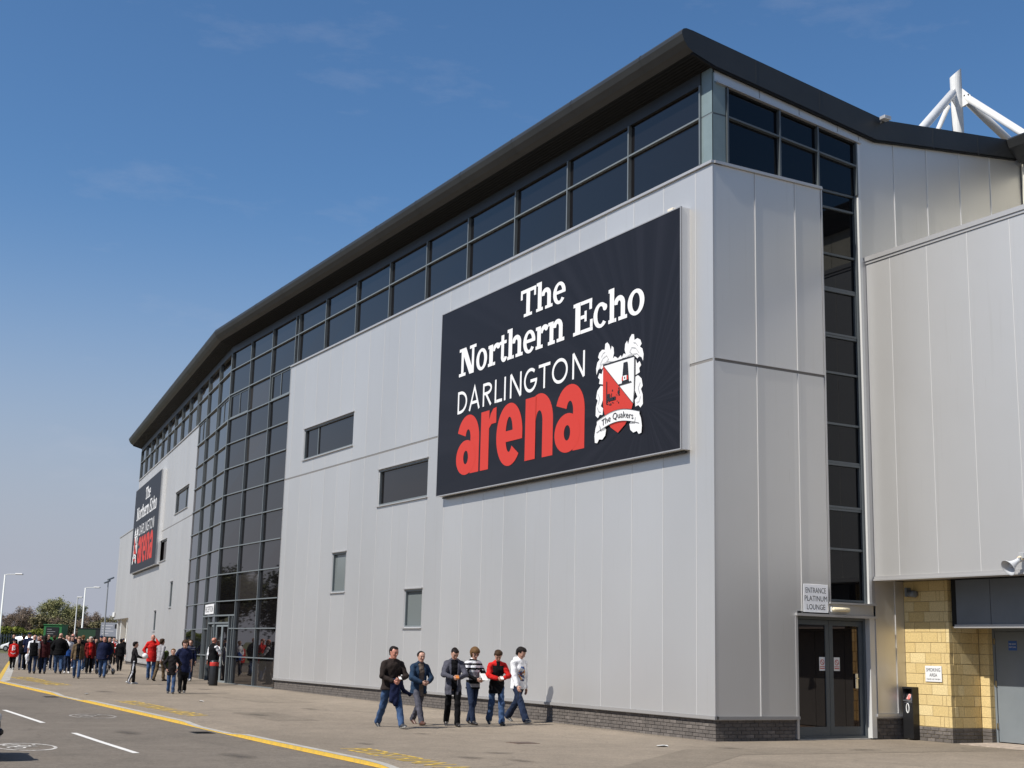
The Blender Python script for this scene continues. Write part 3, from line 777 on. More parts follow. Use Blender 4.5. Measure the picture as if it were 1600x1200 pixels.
plinth(None, Vector((21.80, 22.26, 0)), Vector((1, 0, 0)), Vector((0, -1, 0)), .93, 6, 30, zb=.0, course_h=.081)
b = MB(L_xf, False); b.box((8.85, -.3, -.05), (34.8, -.03, .44)); b.build('plinth_core', M_brick, stadium)
# ------------------------------------------------------------------ concourse block coming towards the camera (plane x = 21.86)
# space: (y, o outward = -x, z)
BX = 21.86
B_xf = lambda p: loc((BX - p[1], p[0], p[2]))
def bbox_(name, m, *boxes, par=None, flip=False):
    b = MB(B_xf, flip)
    for a, c in boxes: b.box(a, c)
    return b.build(name, m, par or stadium)
bbox_('block_core', M_substrate, ((9.0, -4.0, 3.52), (22.20, -.018, 10.84)))
yb = [22.225, 21.46, 20.35, 19.21, 18.08, 16.95, 15.82, 14.69, 13.56, 12.43, 11.3, 10.17, 9.0]
for i in range(len(yb) - 1):
    bbox_('cladding_panel', M_clad, ((yb[i + 1] + .010, -.026, 3.54), (yb[i] - .010, 0, 10.795)))
    if i: bbox_('joint_cover', M_joint, ((yb[i] - .009, -.02, 3.54), (yb[i] + .009, .004, 10.795)))
bbox_('parapet_flashing', M_clad_trim, ((9, -.3, 10.865), (22.22, .05, 10.97)), ((9, -.2, 10.80), (22.22, .025, 10.866)))
bbox_('drip_flashing', M_clad_trim, ((9, -.3, 3.44), (22.21, .07, 3.475)), ((9, -.1, 3.4755), (22.21, .04, 3.535)))
bbox_('soffit', mat('soffit_grey', (.20, .20, .20), .7), ((9, -4.0, 3.478), (22.2, -.09, 3.515)))
bbox_('block_roof', M_dark, ((9, -5.6, 10.70), (22.2, -.31, 10.8)))
# stand roof edge and wall behind the block
b = MB(); b.prism([(26.86 - SO.x, 15.0), (26.78 - SO.x, 14.93), (26.86 - SO.x, 14.72), (27.22 - SO.x, 14.40), (28.4 - SO.x, 14.4), (30 - SO.x, 15.6), (29.8 - SO.x, 15.7)], 8 - SO.y, 22.10 - SO.y, 'xz')
b.build('stand_roof_edge', M_dark, stadium)
yw = [22.2 - 1.13 * i for i in range(13)]
for i in range(12):
    b = MB(); b.box(loc((27.40, yw[i + 1] + .008, 10.7)), loc((27.43, yw[i] - .008, 14.42))); b.build('cream_panel', M_cream, stadium)
b = MB(); b.box(loc((27.42, 8, 10.6)), loc((28.0, 22.2, 14.4))); b.build('wall_backing', M_blockm, stadium)

# buff block pier: lit face x = 22.73 and shaded return y = 20.94
PX, PY = 22.73, 20.94
b = MB(); b.box(loc((PX + .012, PY + .012, -.05)), loc((23.95, 22.24, 3.49))); b.box(loc((23.652, 20.692, -.05)), loc((24.2, PY + .02, 3.49)))
b.build('pier_core', M_blockm, stadium)
def block(name, x0, x1, y0, y1, z0, z1, m):
    b = MB(); b.cbox((0, 0, 0), (x1 - x0, y1 - y0, z1 - z0), .005)
    o = b.build(name, m, stadium); o.location = loc((x0, y0, z0))
rb = random.Random(8)
z = .315; k = 0
while z < 3.46:
    z1 = min(z + .215, 3.475)
    # front face runs in -y from 22.22 to 20.94
    pat = [.29, .44, .44, .10] if k % 2 else [.50, .44, .10, .12, .10]
    if k % 4 == 2: pat = [.13, .44, .44, .10, .13]
    y = 22.225
    pos = []
    for w in pat:
        y0 = max(y - w, PY)
        if y - y0 > .04: pos.append((y0, y))
        y = y0 - .009
    if y - PY > .05: pos.append((PY, y))
    for i, (y0, y1) in enumerate(pos):
        j = rb.uniform(0, .003)
        block('buff_block', PX + j, PX + .1, y0, y1, z, z1, rb.choice([M_block, M_block, M_block2, M_block3]))
    x = PX + .108
    pat = [.10, .18, .44, .22] if k % 2 else [.22, .36, .30, .10]
    for w in pat:
        x1 = min(x + w, 23.63)
        if x1 - x > .03: block('buff_block', x, x1, PY - rb.uniform(0, .003), PY + .1, z, z1, rb.choice([M_block, M_block, M_block2, M_block3]))
        x = x1 + .009
    block('buff_block', 23.64, 23.72, 20.685, PY - .004, z, z1, M_block)
    block('buff_block', 23.729, 23.9, 20.684, 20.78, z, z1, M_block)
    z += .225; k += 1
# brown brick base of the pier
for k in range(4):
    zz = .0 + k * .078
    y = 22.22; i = 0
    while y > PY + .03:
        w = (.215 if (i or k % 2) else .1); y0 = max(y - w, PY - .004)
        block('brick', PX - .004, PX + .1, y0, y, zz, zz + .068, M_brick2 if rb.random() < .3 else M_brick); y = y0 - .01; i += 1
    x = PX + .108; i = 0
    while x < 23.6:
        w = (.215 if (i or k % 2) else .1); x1 = min(x + w, 23.63)
        block('brick', x, x1, PY - .004, PY + .1, zz, zz + .068, M_brick2 if rb.random() < .2 else M_brick); x = x1 + .01; i += 1
    block('brick', 23.636, 23.72, 20.68, PY - .006, zz, zz + .068, M_brick)
    block('brick', 23.73, 23.9, 20.68, 20.78, zz, zz + .068, M_brick)
# slate grey fascia over the side door, trim and the door itself
for y0, y1 in ((19.80, 20.72), (18.6, 19.785), (17.4, 18.585), (16.2, 17.385), (15, 16.185)):
    b = MB(); b.box(loc((22.75, y0, 2.50)), loc((22.80, y1, 3.45))); b.build('slate_panel', M_grey_panel, stadium)
b = MB(); b.box(loc((22.801, 15, 2.46)), loc((23.1, 20.90, 3.47))); b.build('fascia_backing', M_void, stadium)
b = MB(); b.box(loc((22.69, 15, 2.425)), loc((23.1, 20.76, 2.455))); b.box(loc((22.71, 15, 2.4555)), loc((22.79, 20.75, 2.498))); b.build('fascia_trim', M_clad_trim, stadium)
b = MB(); b.box(loc((23.86, 15, -.05)), loc((24.2, 20.69, 2.5))); b.build('door_recess', M_void, stadium)
for y0, y1 in ((19.56, 20.62), (18.49, 19.55), (17.42, 18.48), (16.35, 17.41), (15.28, 16.34)):
    b = MB(); b.cbox(loc((23.79, y0, .04)), loc((23.85, y1, 2.38)), .006)
    d = b.build('steel_door', M_door, stadium)
b = MB(); b.box(loc((23.78, 20.63, .0)), loc((23.86, 20.685, 2.45))); b.box(loc((23.78, 15, 2.385)), loc((23.86, 20.63, 2.45))); b.build('door_frame', M_door, stadium)
for zz in (.3, 1.2, 2.1):
    b = MB(); b.box(loc((23.765, 20.60, zz)), loc((23.789, 20.65, zz + .13))); b.build('door_hinge', M_chrome, stadium)
b = MB(); b.box(loc((22.62, 14, -.02)), loc((23.80, 20.66, .022))); b.build('door_step', mat('red_brown_step', (.40, .33, .27), .85, var=.25, vscale=5), stadium)
# matching low block beyond the far end
def LB(p): return L_xf((p[0], p[1] - 2.2, p[2]))
nb_ = 28
for i in range(nb_):
    b = MB(LB, False); s0 = 34.9 + i * 1.2
    b.box((s0, -.03, 3.62), (s0 + 1.185, 0, 10.93)); b.build('cladding_panel', M_clad, stadium)
b = MB(LB, False); b.box((34.9, -8, 3.6), (68.5, -.02, 10.9)); b.build('block_core', M_substrate, stadium)
b = MB(LB, False); b.box((34.9, -.2, 10.94), (68.6, .05, 11.03)); b.build('parapet_flashing', M_clad_trim, stadium)
b = MB(LB, False); b.box((36, -7.5, 0), (64, -1.6, 3.6)); b.build('buff_wall', M_block, stadium)
for s0 in (67.6, 64.5, 59.5, 54.5):
    b = MB(LB, False); b.box((s0, -.75, 0), (s0 + .45, -.3, 3.6)); b.build('white_column', M_white, stadium)
b = MB(LB, False); b.box((67.2, .05, 3.85), (68.9, .10, 4.25)); b.build('white_name_board', M_white, stadium)

# ------------------------------------------------------------------ glyphs for the hoardings
class Draw:
    """flat print: pieces are laid at tiny increasing heights above the face. space (s right, z up)"""
    def __init__(s, xf, flip, o0): s.b = MB(xf, flip); s.o = o0; s.k = 0
    def lift(s): s.k += 1; return s.o + .0012 * (s.k % 9)
    def poly(s, pts, mi=0):
        o = s.lift(); n = len(pts); s.b.add([(x, o, z) for x, z in pts], [tuple(range(n))], mi)
    def rect(s, x0, z0, x1, z1, mi=0): s.poly([(x0, z0), (x1, z0), (x1, z1), (x0, z1)], mi)
    def ring(s, cx, cz, rx, rz, tx, tz_, a0=0, a1=360, mi=0, n=None):
        o = s.lift(); n = n or max(6, int(abs(a1 - a0) / 9)); pts = []; fs = []
        for i in range(n + 1):
            t = rad(a0 + (a1 - a0) * i / n)
            pts += [(cx + rx * math.cos(t), o, cz + rz * math.sin(t)), (cx + (rx - tx) * math.cos(t), o, cz + (rz - tz_) * math.sin(t))]
        for i in range(n): fs.append((2 * i, 2 * i + 2, 2 * i + 3, 2 * i + 1))
        s.b.add(pts, fs, mi)
    def disc(s, cx, cz, r, rz=None, mi=0): s.poly([(cx + r * math.cos(t * .5236), cz + (rz or r) * math.sin(t * .5236)) for t in range(12)], mi)
    def stroke(s, pts, w, mi=0, closed=False):
        o = s.lift(); P = [Vector(p) for p in pts]; n = len(P); V = []
        for i in range(n):
            a = P[i - 1] if (i or closed) else P[i]; c = P[(i + 1) % n] if (i < n - 1 or closed) else P[i]
            d1 = (P[i] - a).normalized() if (P[i] - a).length > 1e-6 else (c - P[i]).normalized()
            d2 = (c - P[i]).normalized() if (c - P[i]).length > 1e-6 else d1
            t = (d1 + d2).normalized(); nn = Vector((-t.y, t.x)); k = 1 / max(.45, nn.dot(Vector((-d1.y, d1.x))))
            V += [P[i] + nn * w / 2 * k, P[i] - nn * w / 2 * k]
        fs = [(2 * i, 2 * i + 1, 2 * i + 3, 2 * i + 2) for i in range(n - 1)]
        if closed: fs.append((2 * n - 2, 2 * n - 1, 1, 0))
        s.b.add([(v.x, o, v.y) for v in V], fs, mi)

class Sub:
    """glyph in unit coordinates mapped to a box"""
    def __init__(s, d, x0, x1, z0, h, W): s.d, s.x0, s.kx, s.z0, s.h = d, x0, (x1 - x0) / W, z0, h
    def rect(s, a, b, c, e): s.d.rect(s.x0 + a * s.kx, s.z0 + b * s.h, s.x0 + c * s.kx, s.z0 + e * s.h)
    def poly(s, pts): s.d.poly([(s.x0 + a * s.kx, s.z0 + b * s.h) for a, b in pts])
    def ring(s, cx, cz, rx, rz, tx, tz_, a0=0, a1=360): s.d.ring(s.x0 + cx * s.kx, s.z0 + cz * s.h, rx * s.kx, rz * s.h, tx * s.kx, tz_ * s.h, a0, a1)
    def disc(s, cx, cz, r): s.d.disc(s.x0 + cx * s.kx, s.z0 + cz * s.h, r * s.kx, r * s.h * .95)
def slab(d, ch, x0, x1, z0, h):
    W = {'T': .95, 'h': .90, 'n': .90, 'e': .76, 'o': .78, 'r': .70, 't': .56, 'N': 1.0, 'E': .92, 'c': .74}[ch]
    g = Sub(d, x0, x1, z0, h, W)
    if ch == 'T':
        g.rect(.02, .87, .93, 1); g.rect(.02, .66, .13, .87); g.rect(.82, .66, .93, .87); g.rect(.365, 0, .585, .9); g.rect(.23, 0, .72, .11)
    elif ch in 'hn':
        top = 1.03 if ch == 'h' else .73
        g.rect(.08, 0, .29, top); g.rect(0, top - .11, .2, top); g.rect(0, 0, .38, .11)
        g.ring(.52, .47, .28, .28, .20, .15, 0, 172); g.rect(.60, 0, .80, .48); g.rect(.49, 0, .90, .11)
    elif ch == 'e':
        g.ring(.38, .36, .37, .385, .20, .11, 0, 322); g.rect(.15, .33, .745, .44)
    elif ch == 'o': g.ring(.39, .36, .385, .385, .205, .11)
    elif ch == 'r':
        g.rect(.08, 0, .29, .73); g.rect(0, .62, .2, .73); g.rect(0, 0, .41, .11); g.ring(.49, .46, .27, .28, .16, .15, 62, 172); g.disc(.585, .62, .105)
    elif ch == 't':
        g.rect(.12, .14, .33, .92); g.rect(0, .61, .52, .72); g.ring(.35, .19, .23, .205, .205, .12, 180, 345)
    elif ch == 'N':
        g.rect(.12, 0, .26, 1); g.rect(0, .89, .34, 1); g.rect(0, 0, .39, .11); g.rect(.75, 0, .88, 1); g.rect(.62, .89, 1, 1); g.poly([(.12, 1), (.40, 1), (.88, 0), (.63, 0)])
    elif ch == 'E':
        g.rect(.11, 0, .35, 1); g.rect(0, .89, .88, 1); g.rect(0, 0, .92, .11); g.rect(.3, .45, .62, .56); g.rect(.76, .67, .88, .89); g.rect(.80, .11, .92, .35); g.rect(.54, .34, .64, .67)
    elif ch == 'c':
        g.ring(.38, .36, .37, .385, .20, .11, 48, 318); g.disc(.60, .56, .11)
def fat(d, ch, x0, x1, z0, h):
    g = Sub(d, x0, x1, z0, h, 1.0)
    if ch == 'a':
        g.rect(.62, .0, 1, .62); g.ring(.51, .59, .49, .42, .375, .25, 0, 160); g.ring(.43, .285, .43, .295, .325, .18)
    elif ch == 'r':
        g.rect(0, 0, .54, .98); g.poly([(.40, .52), (.50, .66), (.70, .74), (1, .74), (1, 1), (.80, .99), (.64, .92), (.5, .78)])
    elif ch == 'e':
        g.ring(.5, .49, .5, .51, .365, .225, 0, 318); g.rect(.2, .375, 1, .55)
    elif ch == 'n':
        g.rect(0, 0, .38, .98); g.ring(.5, .56, .5, .45, .375, .265, 0, 168); g.rect(.625, 0, 1, .57)
def thin(d, ch, x0, x1, z0, h):
    w = .082 * h / .65; a, c, t = x0 + w / 2, x1 - w / 2, z0 + h
    zb, zt = z0 + w / 2, t - w / 2
    arc = lambda cx, cz, rx, rz, a0, a1, n=18: [(cx + rx * math.cos(rad(a0 + (a1 - a0) * i / n)), cz + rz * math.sin(rad(a0 + (a1 - a0) * i / n))) for i in range(n + 1)]
    m = (x0 + x1) / 2; mz = z0 + h / 2
    if ch == 'D': d.stroke([(a, z0), (a, t)], w); d.stroke([(a, zb)] + arc(a + .12, mz, c - a - .12, h / 2 - w / 2, -90, 90) + [(a, zt)], w)
    elif ch == 'A': d.stroke([(a, z0), (m, t), (c, z0)], w); d.stroke([(a + (m - a) * .36, z0 + h * .33), (c - (c - m) * .36, z0 + h * .33)], w)
    elif ch == 'R': d.stroke([(a, z0), (a, t)], w); d.stroke([(a, zt)] + arc(a + .2, z0 + h * .74, c - a - .2, h * .26 - w / 2, 90, -90) + [(a, z0 + h * .48 + w / 2)], w); d.stroke([(a + .16, z0 + h * .5), (c, z0)], w)
    elif ch == 'L': d.stroke([(a, t), (a, z0)], w); d.stroke([(a, zb), (x1, zb)], w)
    elif ch == 'I': d.stroke([(m, z0), (m, t)], w)
    elif ch == 'N': d.stroke([(a, z0), (a, t)], w); d.stroke([(a, t), (c, z0)], w); d.stroke([(c, z0), (c, t)], w)
    elif ch == 'G': d.stroke(arc(m, mz, (c - a) / 2, h / 2 - w / 2, 48, 352, 30), w); d.stroke([(m, mz - w * .3), (x1, mz - w * .3)], w)
    elif ch == 'T': d.stroke([(x0, zt), (x1, zt)], w); d.stroke([(m, z0), (m, t)], w)
    elif ch == 'O': d.ring(m, mz, (x1 - x0) / 2, h / 2, w, w)

# dark print with faint rays that fan out from beside the crest
def hoarding_face(name, base):
    m = bpy.data.materials.new(name); m.use_nodes = True; nt = m.node_tree; b = nt.nodes['Principled BSDF']; L = nt.links.new
    t = nt.nodes.new('ShaderNodeTexCoord'); sp = nt.nodes.new('ShaderNodeSeparateXYZ'); L(t.outputs['Object'], sp.inputs[0])
    def mth(op, a=None, c=None, va=None, vc=None):
        n = nt.nodes.new('ShaderNodeMath'); n.operation = op
        if a is not None: L(a, n.inputs[0])
        elif va is not None: n.inputs[0].default_value = va
        if c is not None: L(c, n.inputs[1])
        elif vc is not None: n.inputs[1].default_value = vc
        return n.outputs[0]
    # object space: y along, z up, origin at the ray centre
    ang = mth('ARCTAN2', sp.outputs['Z'], sp.outputs['Y'])
    n = nt.nodes.new('ShaderNodeTexNoise'); n.noise_dimensions = '1D'; n.inputs['Scale'].default_value = 1.0; n.inputs['Detail'].default_value = 2
    L(mth('MULTIPLY', ang, None, vc=9.0), n.inputs['W'])
    r = nt.nodes.new('ShaderNodeValToRGB'); r.color_ramp.elements[0].position = .42; r.color_ramp.elements[1].position = .68
    r.color_ramp.elements[0].color = (*base, 1); r.color_ramp.elements[1].color = tuple(c * 1.28 + .001 for c in base) + (1,)
    L(n.outputs[0], r.inputs[0]); L(r.outputs[0], b.inputs['Base Color']); b.inputs['Roughness'].default_value = .45; b.inputs['Specular IOR Level'].default_value = .22
    return m
M_hoard = hoarding_face('hoarding_print', (.0085, .0085, .0118))
M_printw = mat('white_print', (.80, .80, .80), .45)
M_printr = mat('red_print', (.54, .044, .030), .5, spec=.25)
M_printk = mat('black_print', (.015, .014, .015), .45)
M_hoard_side = mat('hoarding_casing', (.88, .88, .87), .45, .0)

LEAF_L = [(8.63, 2.30), (8.57, 2.20), (8.55, 2.36), (8.60, 2.50), (8.70, 2.56), (8.63, 2.62), (8.68, 2.72), (8.80, 2.78), (8.92, 2.76), (8.94, 2.90), (9.03, 2.92), (9.12, 2.84), (9.18, 2.70), (9.22, 2.80), (9.30, 2.74), (9.32, 2.60), (9.27, 2.48), (9.36, 2.52), (9.45, 2.42), (8.89, 2.37), (8.80, 2.30), (8.72, 2.34)]
SIDE_L = [(8.86, 2.30), (8.80, 2.18), (8.70, 2.22), (8.64, 2.12), (8.72, 2.06), (8.69, 1.96), (8.86, 1.92)]
SIDE_L2 = [(8.86, 1.88), (8.76, 1.90), (8.62, 1.80), (8.57, 1.62), (8.64, 1.56), (8.57, 1.42), (8.56, 1.20), (8.66, 1.13), (8.74, 1.20), (8.86, 1.18), (8.88, 1.34), (8.78, 1.40), (8.88, 1.56)]
def crest(xf, flip, par, dx, o0, squash=1.0):
    mir = lambda pts: [(2 * 9.545 - x, z) for x, z in pts][::-1]
    X = lambda pts: [(9.545 + (x - 9.545) * squash + dx, z) for x, z in pts]
    cr_ = Draw(xf, flip, o0)
    for pts in (LEAF_L, SIDE_L, SIDE_L2):
        cr_.poly(X(pts)); cr_.poly(X(mir(pts)))
    cr_.poly(X([(9.3, 2.38), (9.40, 2.5), (9.50, 2.44), (9.62, 2.5), (9.7, 2.38)]))
    c = cr_.b.build('crest', M_printw, par)
    vein = Draw(xf, flip, o0 + .012)
    for pts in ([(8.72, 2.42), (8.86, 2.56), (9.02, 2.6), (9.1, 2.5), (9.0, 2.45)], [(8.66, 2.3), (8.8, 2.42), (9.1, 2.44), (9.3, 2.4)], [(8.66, 1.72), (8.74, 1.6), (8.68, 1.46)], [(8.64, 1.4), (8.7, 1.28), (8.8, 1.26)], [(8.78, 2.6), (8.86, 2.68), (8.95, 2.7)]):
        vein.stroke(X(pts), .012); vein.stroke(X(mir(pts)), .012)
    vein.b.build('leaf_veins', mat('grey_print', (.30, .30, .30), .5), c)
    sh = [(8.89, 2.38), (8.89, 1.55), (8.93, 1.28), (9.05, 1.02), (9.25, .82), (9.545, .66), (9.84, .82), (10.04, 1.02), (10.16, 1.28), (10.20, 1.55), (10.20, 2.38)]
    d = Draw(xf, flip, o0 + .014); d.poly(X(sh)); d.b.build('shield_field', M_printw, c)
    d = Draw(xf, flip, o0 + .022); d.poly(X([(8.89, 2.38), (8.89, 1.55), (8.93, 1.28), (9.05, 1.02), (9.25, .82), (9.545, .66), (9.84, .82), (10.04, 1.02), (10.155, 1.27)]))
    d.b.build('shield_red_half', M_printr, c)
    d = Draw(xf, flip, o0 + .026)
    d.stroke(X([(8.89, 2.38), (10.20, 2.38)]), .03); d.stroke(X([(8.90, 2.36), (10.155, 1.27)]), .016); d.stroke(X([(10.20, 2.38), (10.20, 1.55), (10.155, 1.27)]), .014)
    d.poly(X([(9.70, 1.80), (9.765, 2.29), (9.925, 2.29), (9.985, 1.80)])); d.stroke(X([(9.57, 1.79), (10.09, 1.79)]), .03)
    # engine print on the red half
    d.rect(*X([(9.05, 1.40)])[0], *X([(9.08, 1.95)])[0])
    r = random.Random(4)
    for i in range(26):
        x, z_ = r.uniform(9.06, 9.62), r.uniform(1.32, 1.70); w = r.uniform(.015, .05)
        d.rect(*X([(x, z_)])[0], *X([(x + w, z_ + r.uniform(.012, .05))])[0])
    d.disc(*X([(9.57, 1.62)])[0], .045); d.rect(*X([(9.10, 1.52)])[0], *X([(9.20, 1.64)])[0]); d.rect(*X([(9.15, 1.46)])[0], *X([(9.45, 1.54)])[0])
    d.b.build('crest_linework', M_printk, c)
    d = Draw(xf, flip, o0 + .037); d.poly(X([(9.705, 1.86), (9.715, 1.96), (9.965, 1.96), (9.978, 1.86)])); d.b.build('hat_band', M_printr, c)
    d = Draw(xf, flip, o0 + .041); d.poly(X([(9.77, 1.86), (9.77, 1.97), (9.91, 1.97), (9.91, 1.86)])); d.b.build('hat_buckle', M_printw, c)
    d = Draw(xf, flip, o0 + .044); d.poly(X([(9.82, 1.89), (9.82, 1.94), (9.86, 1.94), (9.86, 1.89)])); d.b.build('buckle_hole', M_printk, c)
    # ribbon
    d = Draw(xf, flip, o0 + .030)
    n = 14; up = []; lo = []
    for i in range(n + 1):
        t = i / n; x = 8.66 + t * 1.77; zc = .93 + .15 * math.sin(math.pi * t)
        up.append((x, zc + .12)); lo.append((x, zc - .16))
    for sgn in (1, -1):
        e = [(8.66, .98), (8.60, .88), (8.56, .70), (8.58, .54), (8.68, .52), (8.76, .60), (8.90, .58), (9.02, .66), (9.06, .80), (8.92, .90), (8.80, .93)]
        d.poly(X(e if sgn > 0 else mir(e)))
    d.poly(X(up + lo[::-1])); d.b.build('ribbon', M_printw, c)
    d = Draw(xf, flip, o0 + .044)
    d.stroke(X(up), .012); d.stroke(X(lo), .012); d.stroke(X([(8.80, .93), (8.84, .80), (9.04, .82)]), .012); d.stroke(X(mir([(8.80, .93), (8.84, .80), (9.04, .82)])), .012)
    d.b.build('ribbon_outline', M_printk, c)
    # motto set along the ribbon's curve
    me = font_mesh('The Quakers', 'motto', 1.0)
    co = np.array([v.co for v in me.vertices]); mn, mxx = co.min(0), co.max(0)
    t = (co[:, 0] - mn[0]) / (mxx[0] - mn[0]); hgt = (co[:, 1] - mn[1]) / (mxx[1] - mn[1])
    xs_ = 9.545 + (8.88 + t * 1.32 - 9.545) * squash + dx; zs_ = .93 + .15 * np.sin(np.pi * (.096 + t * .808)) - .11 + hgt * .18
    pts = np.array([xf((a_, o0 + .046, b_)) for a_, b_ in zip(xs_, zs_)], dtype=np.float32)
    me.vertices.foreach_set('co', pts.ravel()); me.update(); me.materials.clear(); me.materials.append(M_printk)
    obj('motto', me, c)
    return c

def hoarding(base_xf, flip, s_left, s_right, label, crest_left):
    """base_xf: (s rightwards as read, outward, z) world placement; print space 0..11.95 x 0..5.49"""
    W, H, Z0, DEP = 11.95, 5.49, 6.08, .25
    k = (s_right - s_left) / W
    org = Vector(base_xf((s_left + 10.6 * k, 0, Z0 + 1.2)))
    root = empty('hoarding', org, label=label, cat='billboard', group='hoardings on the stadium front')
    ax = Vector(base_xf((1, 0, 0))) - Vector(base_xf((0, 0, 0)))
    xf = lambda p: tuple(Vector(base_xf((s_left + p[0] * k, p[1], Z0 + p[2]))) - org)
    b = MB(xf, flip); b.box((0, .0, 0), (W, DEP - .012, H)); b.build('casing', M_hoard_side, root)
    b = MB(xf, flip); b.box((.012, DEP - .013, .012), (W - .012, DEP, H - .012)); face = b.build('face', M_hoard, root)
    b = MB(xf, flip); bars_frame(b, -.012, -.012, W + .012, H + .012, .026, DEP - .03, DEP + .008); b.build('edge_trim', mat('hoarding_edge', (.40, .40, .41), .4, .3), root)
    b = MB(xf, flip); b.box((.1, .02, -.06), (W - .1, .10, -.021)); b.build('support_rail', M_dark, root)
    o0 = DEP + .002
    cx = 0.0; tx = lambda a: a
    if crest_left: tx = lambda a: a + 1.95 if a < 8.2 else a
    def word(fn, seq, z0, h, m, name, sh=0.0, shf=None):
        d = Draw(xf, flip, o0)
        for ch, a, c in seq: fn(d, ch, a + sh, c + sh, z0, h)
        d.b.build(name, m, face)
    sh2 = 2.15 if crest_left else 0.0
    sh1 = .45 if crest_left else 0.0
    word(slab, [('T', 4.76, 5.60), ('h', 5.62, 6.44), ('e', 6.46, 7.09)], 4.38, .76, M_printw, 'headline_lettering', sh1)
    word(slab, [('N', 1.24, 2.28), ('o', 2.30, 2.95), ('r', 3.0, 3.70), ('t', 3.66, 4.08), ('h', 4.10, 4.94), ('e', 4.96, 5.61), ('r', 5.63, 6.25), ('n', 6.25, 7.06), ('E', 7.47, 8.37), ('c', 8.40, 9.04), ('h', 9.06, 9.86), ('o', 9.88, 10.57)], 3.36, .82, M_printw, 'headline_lettering', sh1 * .4)
    word(thin, [('D', 1.22, 1.80), ('A', 1.92, 2.58), ('R', 2.76, 3.28), ('L', 3.46, 3.86), ('I', 3.97, 4.06), ('N', 4.30, 4.92), ('G', 5.06, 5.74), ('T', 5.82, 6.40), ('O', 6.48, 7.24), ('N', 7.46, 8.04)], 2.27, .65, M_printw, 'place_lettering', sh2)
    word(fat, [('a', 1.23, 2.60), ('r', 2.70, 3.58), ('e', 3.61, 5.03), ('n', 5.18, 6.57), ('a', 6.66, 8.06)], .48, 1.67, M_printr, 'name_lettering', sh2)
    crest(xf, flip, root, -7.6 if crest_left else 0.0, o0)
    return root
# near hoarding reads left to right = decreasing y ; near wing (s from fold, increases toward the corner)
W_R = lambda p: (XC - p[1], FY - p[0], p[2])
def W_L(p):                                    # reading direction on the far wing runs towards the fold
    q = Vector((XC, FY, 0)) + tl * (100 - p[0]) + nl * p[1]; return (q.x, q.y, p[2])
hoarding(W_R, True, 21.5, 33.44, 'huge dark hoarding with white and red lettering and crest, nearest the building corner', False)
hoarding(W_L, True, 66.35, 79.5, 'distant dark hoarding beyond the glazed entrance, seen at a steep angle', True)

# ------------------------------------------------------------------ small signs and fittings
def flat_sign(name, org, ux, w, h, lines, label, cat, face_m=M_printw, txt_m=M_printk, out=.0):
    """board centred at org; ux reading direction (horizontal)"""
    ux = Vector(ux).normalized(); nrm = Vector((ux.y, -ux.x, 0))
    root = empty(name, org, label=label, cat=cat)
    xf = lambda p: tuple(ux * p[0] + nrm * p[1] + Vector((0, 0, p[2])))
    b = MB(xf, True); b.cbox((-w / 2, -.012, -h / 2), (w / 2, 0, h / 2), .002); b.build('board', face_m, root)
    for text, z_, tw, th in lines:
        me = font_mesh(text, 'lettering', 1.0, bold=0.0)
        place_text(me, nrm * .003 + Vector((0, 0, z_)), ux, (0, 0, 1), fit=(tw, th), material=txt_m, parent=root)
    return root
flat_sign('entrance_sign', (20.10, YC - .02, 2.985), (1, 0, 0), .70, .60, [('ENTRANCE', .17, .58, .115), ('PLATINUM', -.005, .64, .115), ('LOUNGE', -.185, .52, .115)], 'white sign reading ENTRANCE PLATINUM LOUNGE above the double door', 'sign', mat('gloss_white_board', (1.1, 1.1, 1.1), .3))
flat_sign('smoking_sign', (PX - .02, 21.405, 1.44), (0, -1, 0), .47, .34, [('SMOKING', .085, .40, .075), ('AREA', -.025, .22, .07), ('PLEASE USE THE BIN', -.115, .38, .03)], 'small white SMOKING AREA sign on the yellow block pier', 'sign')
qn = Vector((XC, FY, 0)) + tl * 1.35 + nl * .07
flat_sign('reception_sign', (qn.x, qn.y, 3.17), tuple(-tl), 2.3, .42, [('RECEPTION', 0, 2.0, .26)], 'white RECEPTION sign over the entrance at the fold in the glazing', 'sign')
flat_sign('fire_door_sign', (23.785, 20.15, 2.08), (0, -1, 0), .22, .20, [('FIRE DOOR', .035, .18, .035), ('KEEP CLEAR', -.03, .18, .03)], 'small blue notice fixed high on the grey steel side door', 'sign', mat('sign_blue', (.02, .10, .35), .5), M_printw)
# bulkhead lamp
r = empty('bulkhead_lamp', (20.77, YC, 2.765), label='cream oval bulkhead lamp beside the ENTRANCE sign', cat='lamp')
b = MB(); b.cbox((-.25, -.035, -.055), (.25, 0, .055), .01); b.build('back_plate', M_white, r)
b = MB(); b.tube([(-.245, -.07, 0), (-.22, -.075, 0), (0, -.078, 0), (.22, -.075, 0), (.245, -.07, 0)], [.02, .048, .05, .048, .02], 14); b.build('diffuser', mat('cream_diffuser', (.80, .70, .48), .25), r, smooth=True)
